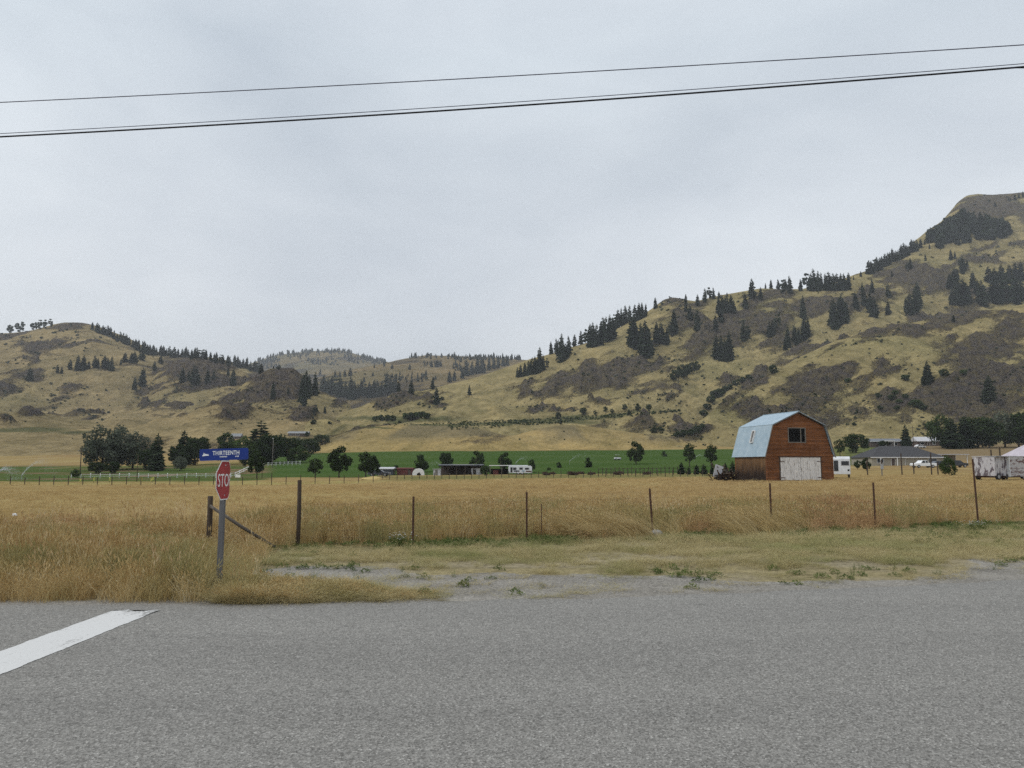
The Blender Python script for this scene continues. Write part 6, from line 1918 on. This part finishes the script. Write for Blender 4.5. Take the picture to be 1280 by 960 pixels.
# reddish dead weeds
RW = [(1045, 650, 44, 14, 1.0, .85), (1090, 652, 35, 12, .9, .7), (1012, 648, 22, 14, .7, .75), (735, 664, 38, 10, .7, .6), (885, 658, 28, 11, .75, .6), (1160, 648, 24, 10, .55, .55), (300, 668, 50, 14, .8, .5), (70, 668, 85, 13, .75, .55), (190, 668, 60, 10, .5, .5), (590, 672, 24, 5, .3, .4), (1250, 648, 30, 8, .4, .45)]
def k_red(x, y, px, py):
    m = 0
    for cx, cy_, a, b, s, h in RW: m = np.maximum(m, s * np.exp(-(((px - cx) / a) ** 2 + ((py - cy_) / b) ** 2)))
    return inview(px) * np.clip(m * 1.2 - .12, 0, 1)
def h_red(x, y, px, py):
    hh = np.zeros_like(px) + .3
    for cx, cy_, a, b, s, h in RW: hh = np.maximum(hh, h * np.exp(-.5 * (((px - cx) / a) ** 2 + ((py - cy_) / b) ** 2)))
    return hh
put('reddish_weeds', sample(9000, -14, 22, 15, 34, k_red), h_red, T_red, 'reddish brown dead weeds massed along the fence')
def k_pale(x, y, px, py):
    m = np.exp(-(((px - 948) / 22) ** 2 + ((py - 662) / 5) ** 2)) + .8 * np.exp(-(((px - 775) / 40) ** 2 + ((py - 671) / 3) ** 2)) + .5 * np.exp(-(((px - 985) / 14) ** 2 + ((py - 660) / 5) ** 2))
    return inview(px) * np.clip(m, 0, 1) * .5
put('flattened_grass', sample(16000, 0, 12, 15, 26, k_pale), lambda x, y, px, py: .75 + 0 * x, T_pale, 'pale long grass bent flat against the fence foot', rot=2.8)

# daisy clumps
def daisies(px, py, n, w, h, label):
    q = onz(px, py, 0.0); z = gzs(q.x, q.y)
    o = thing('daisy_clump', label, 'wild flowers', (q.x, q.y, z))
    sm = MB(); pm = MB()
    for _ in range(n):
        x, y, hh = rt.gauss(0, w), rt.gauss(0, w * .5), h * rt.uniform(.55, 1)
        sm.tube([(x * .6, y * .6, 0), (x, y, hh)], .003, 4, cap=False)
        for k in range(5):
            a = 6.283 * k / 5; pm.add([(x, y, hh), (x + .014 * math.cos(a - .5), y + .014 * math.sin(a - .5), hh + .008), (x + .02 * math.cos(a), y + .02 * math.sin(a) - .006, hh + .006), (x + .014 * math.cos(a + .5), y + .014 * math.sin(a + .5), hh + .008)], [(0, 1, 2, 3)])
    for _ in range(n * 6):
        x, y, hh = rt.gauss(0, w), rt.gauss(0, w * .5), h * rt.uniform(.05, .7); d = Vector((rt.gauss(0, 1), rt.gauss(0, 1), .5)).normalized() * .05
        sm.add([(x, y, hh), (x + d.x, y + d.y + .008, hh + d.z), (x + d.x * 1.4, y + d.y * 1.4, hh + d.z * .6)], [(0, 1, 2)])
    sm.build('stems', GM_green, o)['kind'] = 'stuff'; pm.build('petals', M['signwhite'], o)['kind'] = 'stuff'
daisies(500, 684, 46, .16, .36, 'clump of small white daisies at the fence foot beside the thin left post')
daisies(1222, 664, 60, .2, .3, 'clump of small white daisies at the foot of the tallest thin post')

# ------------------------------------------------------------------ sky, sun, air
w = bpy.data.worlds.new('World'); scene.world = w; w.use_nodes = True
n = w.node_tree.nodes; l = w.node_tree.links; n.clear()
out = n.new('ShaderNodeOutputWorld'); bg = n.new('ShaderNodeBackground'); bg2 = n.new('ShaderNodeBackground'); ad = n.new('ShaderNodeMixShader')
sky = n.new('ShaderNodeTexSky'); sky.sky_type = 'NISHITA'; sky.sun_disc = False
SUN_EL, SUN_ROT = R(44), R(250)
sky.sun_elevation = SUN_EL; sky.sun_rotation = SUN_ROT
bg.inputs['Strength'].default_value = 0.10
l.new(sky.outputs[0], bg.inputs['Color'])
tc = n.new('ShaderNodeTexCoord'); sep = n.new('ShaderNodeSeparateXYZ'); l.new(tc.outputs['Generated'], sep.inputs[0])
mp = n.new('ShaderNodeMapping'); mp.inputs['Scale'].default_value = (1.0, 1.0, 2.4); l.new(tc.outputs['Generated'], mp.inputs[0])
def wn(scale, det, rough, off):
    q = n.new('ShaderNodeTexNoise'); q.inputs['Scale'].default_value = scale; q.inputs['Detail'].default_value = det; q.inputs['Roughness'].default_value = rough
    q.inputs['Distortion'].default_value = 0.6
    m2 = n.new('ShaderNodeMapping'); m2.inputs['Location'].default_value = off; l.new(mp.outputs[0], m2.inputs[0]); l.new(m2.outputs[0], q.inputs['Vector'])
    return q.outputs['Fac']
def wramp(f, stops):
    r = n.new('ShaderNodeValToRGB'); cr = r.color_ramp
    while len(cr.elements) < len(stops): cr.elements.new(0.5)
    for e, (p, c) in zip(cr.elements, stops): e.position = p; e.color = (*c, 1)
    l.new(f, r.inputs[0]); return r.outputs[0]
def wmix(f, a, b, mode='MIX'):
    m = n.new('ShaderNodeMix'); m.data_type = 'RGBA'; m.blend_type = mode
    for s, v in ((m.inputs['Factor'], f), (m.inputs[6], a), (m.inputs[7], b)):
        if hasattr(v, 'is_linked'): l.new(v, s)
        elif isinstance(v, (int, float)): s.default_value = v
        else: s.default_value = (*v, 1)
    return m.outputs[2]
grad = wramp(sep.outputs['Z'], [(0.0, (0.84, 0.88, 0.915)), (0.22, (0.83, 0.875, 0.925)), (0.5, (0.68, 0.75, 0.82)), (0.75, (0.95, 1.0, 1.06)), (1.0, (1.3, 1.34, 1.38))])
c1 = wramp(wn(1.5, 6, 0.5, (3.1, 0.4, 1.7)), [(0.30, (0.85, 0.865, 0.885)), (0.52, (1.0, 1.0, 1.0)), (0.72, (1.11, 1.105, 1.09))])
c2 = wramp(wn(5.0, 5, 0.55, (0.3, 5.2, 2.2)), [(0.32, (0.95, 0.955, 0.96)), (0.7, (1.04, 1.035, 1.03))])
cl = wmix(1.0, wmix(1.0, grad, c1, 'MULTIPLY'), c2, 'MULTIPLY')
l.new(cl, bg2.inputs['Color']); bg2.inputs['Strength'].default_value = 1.0
ad.inputs[0].default_value = 0.92
l.new(bg.outputs[0], ad.inputs[1]); l.new(bg2.outputs[0], ad.inputs[2]); l.new(ad.outputs[0], out.inputs['Surface'])

sd = bpy.data.lights.new('sun', 'SUN'); sd.energy = 1.5; sd.angle = R(16); sd.color = (1.0, 0.965, 0.91)
so = bpy.data.objects.new('sun', sd); C.objects.link(so)
sdir = Vector((math.sin(SUN_ROT) * math.cos(SUN_EL), math.cos(SUN_ROT) * math.cos(SUN_EL), math.sin(SUN_EL)))
so.rotation_euler = sdir.to_track_quat('Z', 'Y').to_euler()

if HAZE:
    hz = MB().box(-6500, 6500, -420, 9500, -8, 640).build('haze', None)
    hm = bpy.data.materials.new('haze air'); hm.use_nodes = True
    hn = hm.node_tree.nodes; hn.clear()
    ho = hn.new('ShaderNodeOutputMaterial'); hv = hn.new('ShaderNodeVolumePrincipled')
    hv.inputs['Color'].default_value = (0.86, 0.90, 0.95, 1); hv.inputs['Density'].default_value = 0.00013; hv.inputs['Anisotropy'].default_value = 0.0
    hm.node_tree.links.new(hv.outputs[0], ho.inputs['Volume'])
    hz.data.materials.append(hm)
    tag(hz, 'thin grey blue summer haze filling the valley air', kind='stuff')

vs = scene.view_settings
scene.display_settings.display_device = 'sRGB'
vs.view_transform = 'Standard'; vs.look = 'None'; vs.gamma = 1.0; vs.use_curve_mapping = False; vs.exposure = EXPO
cy = scene.cycles
cy.max_bounces = 6; cy.diffuse_bounces = 4; cy.glossy_bounces = 2; cy.transmission_bounces = 3; cy.transparent_max_bounces = 6; cy.volume_bounces = 0
cy.use_denoising = DENOISE
try: cy.denoiser = 'OPENIMAGEDENOISE'
except Exception: pass
cy.sample_clamp_indirect = 4
scene.render.use_persistent_data = False
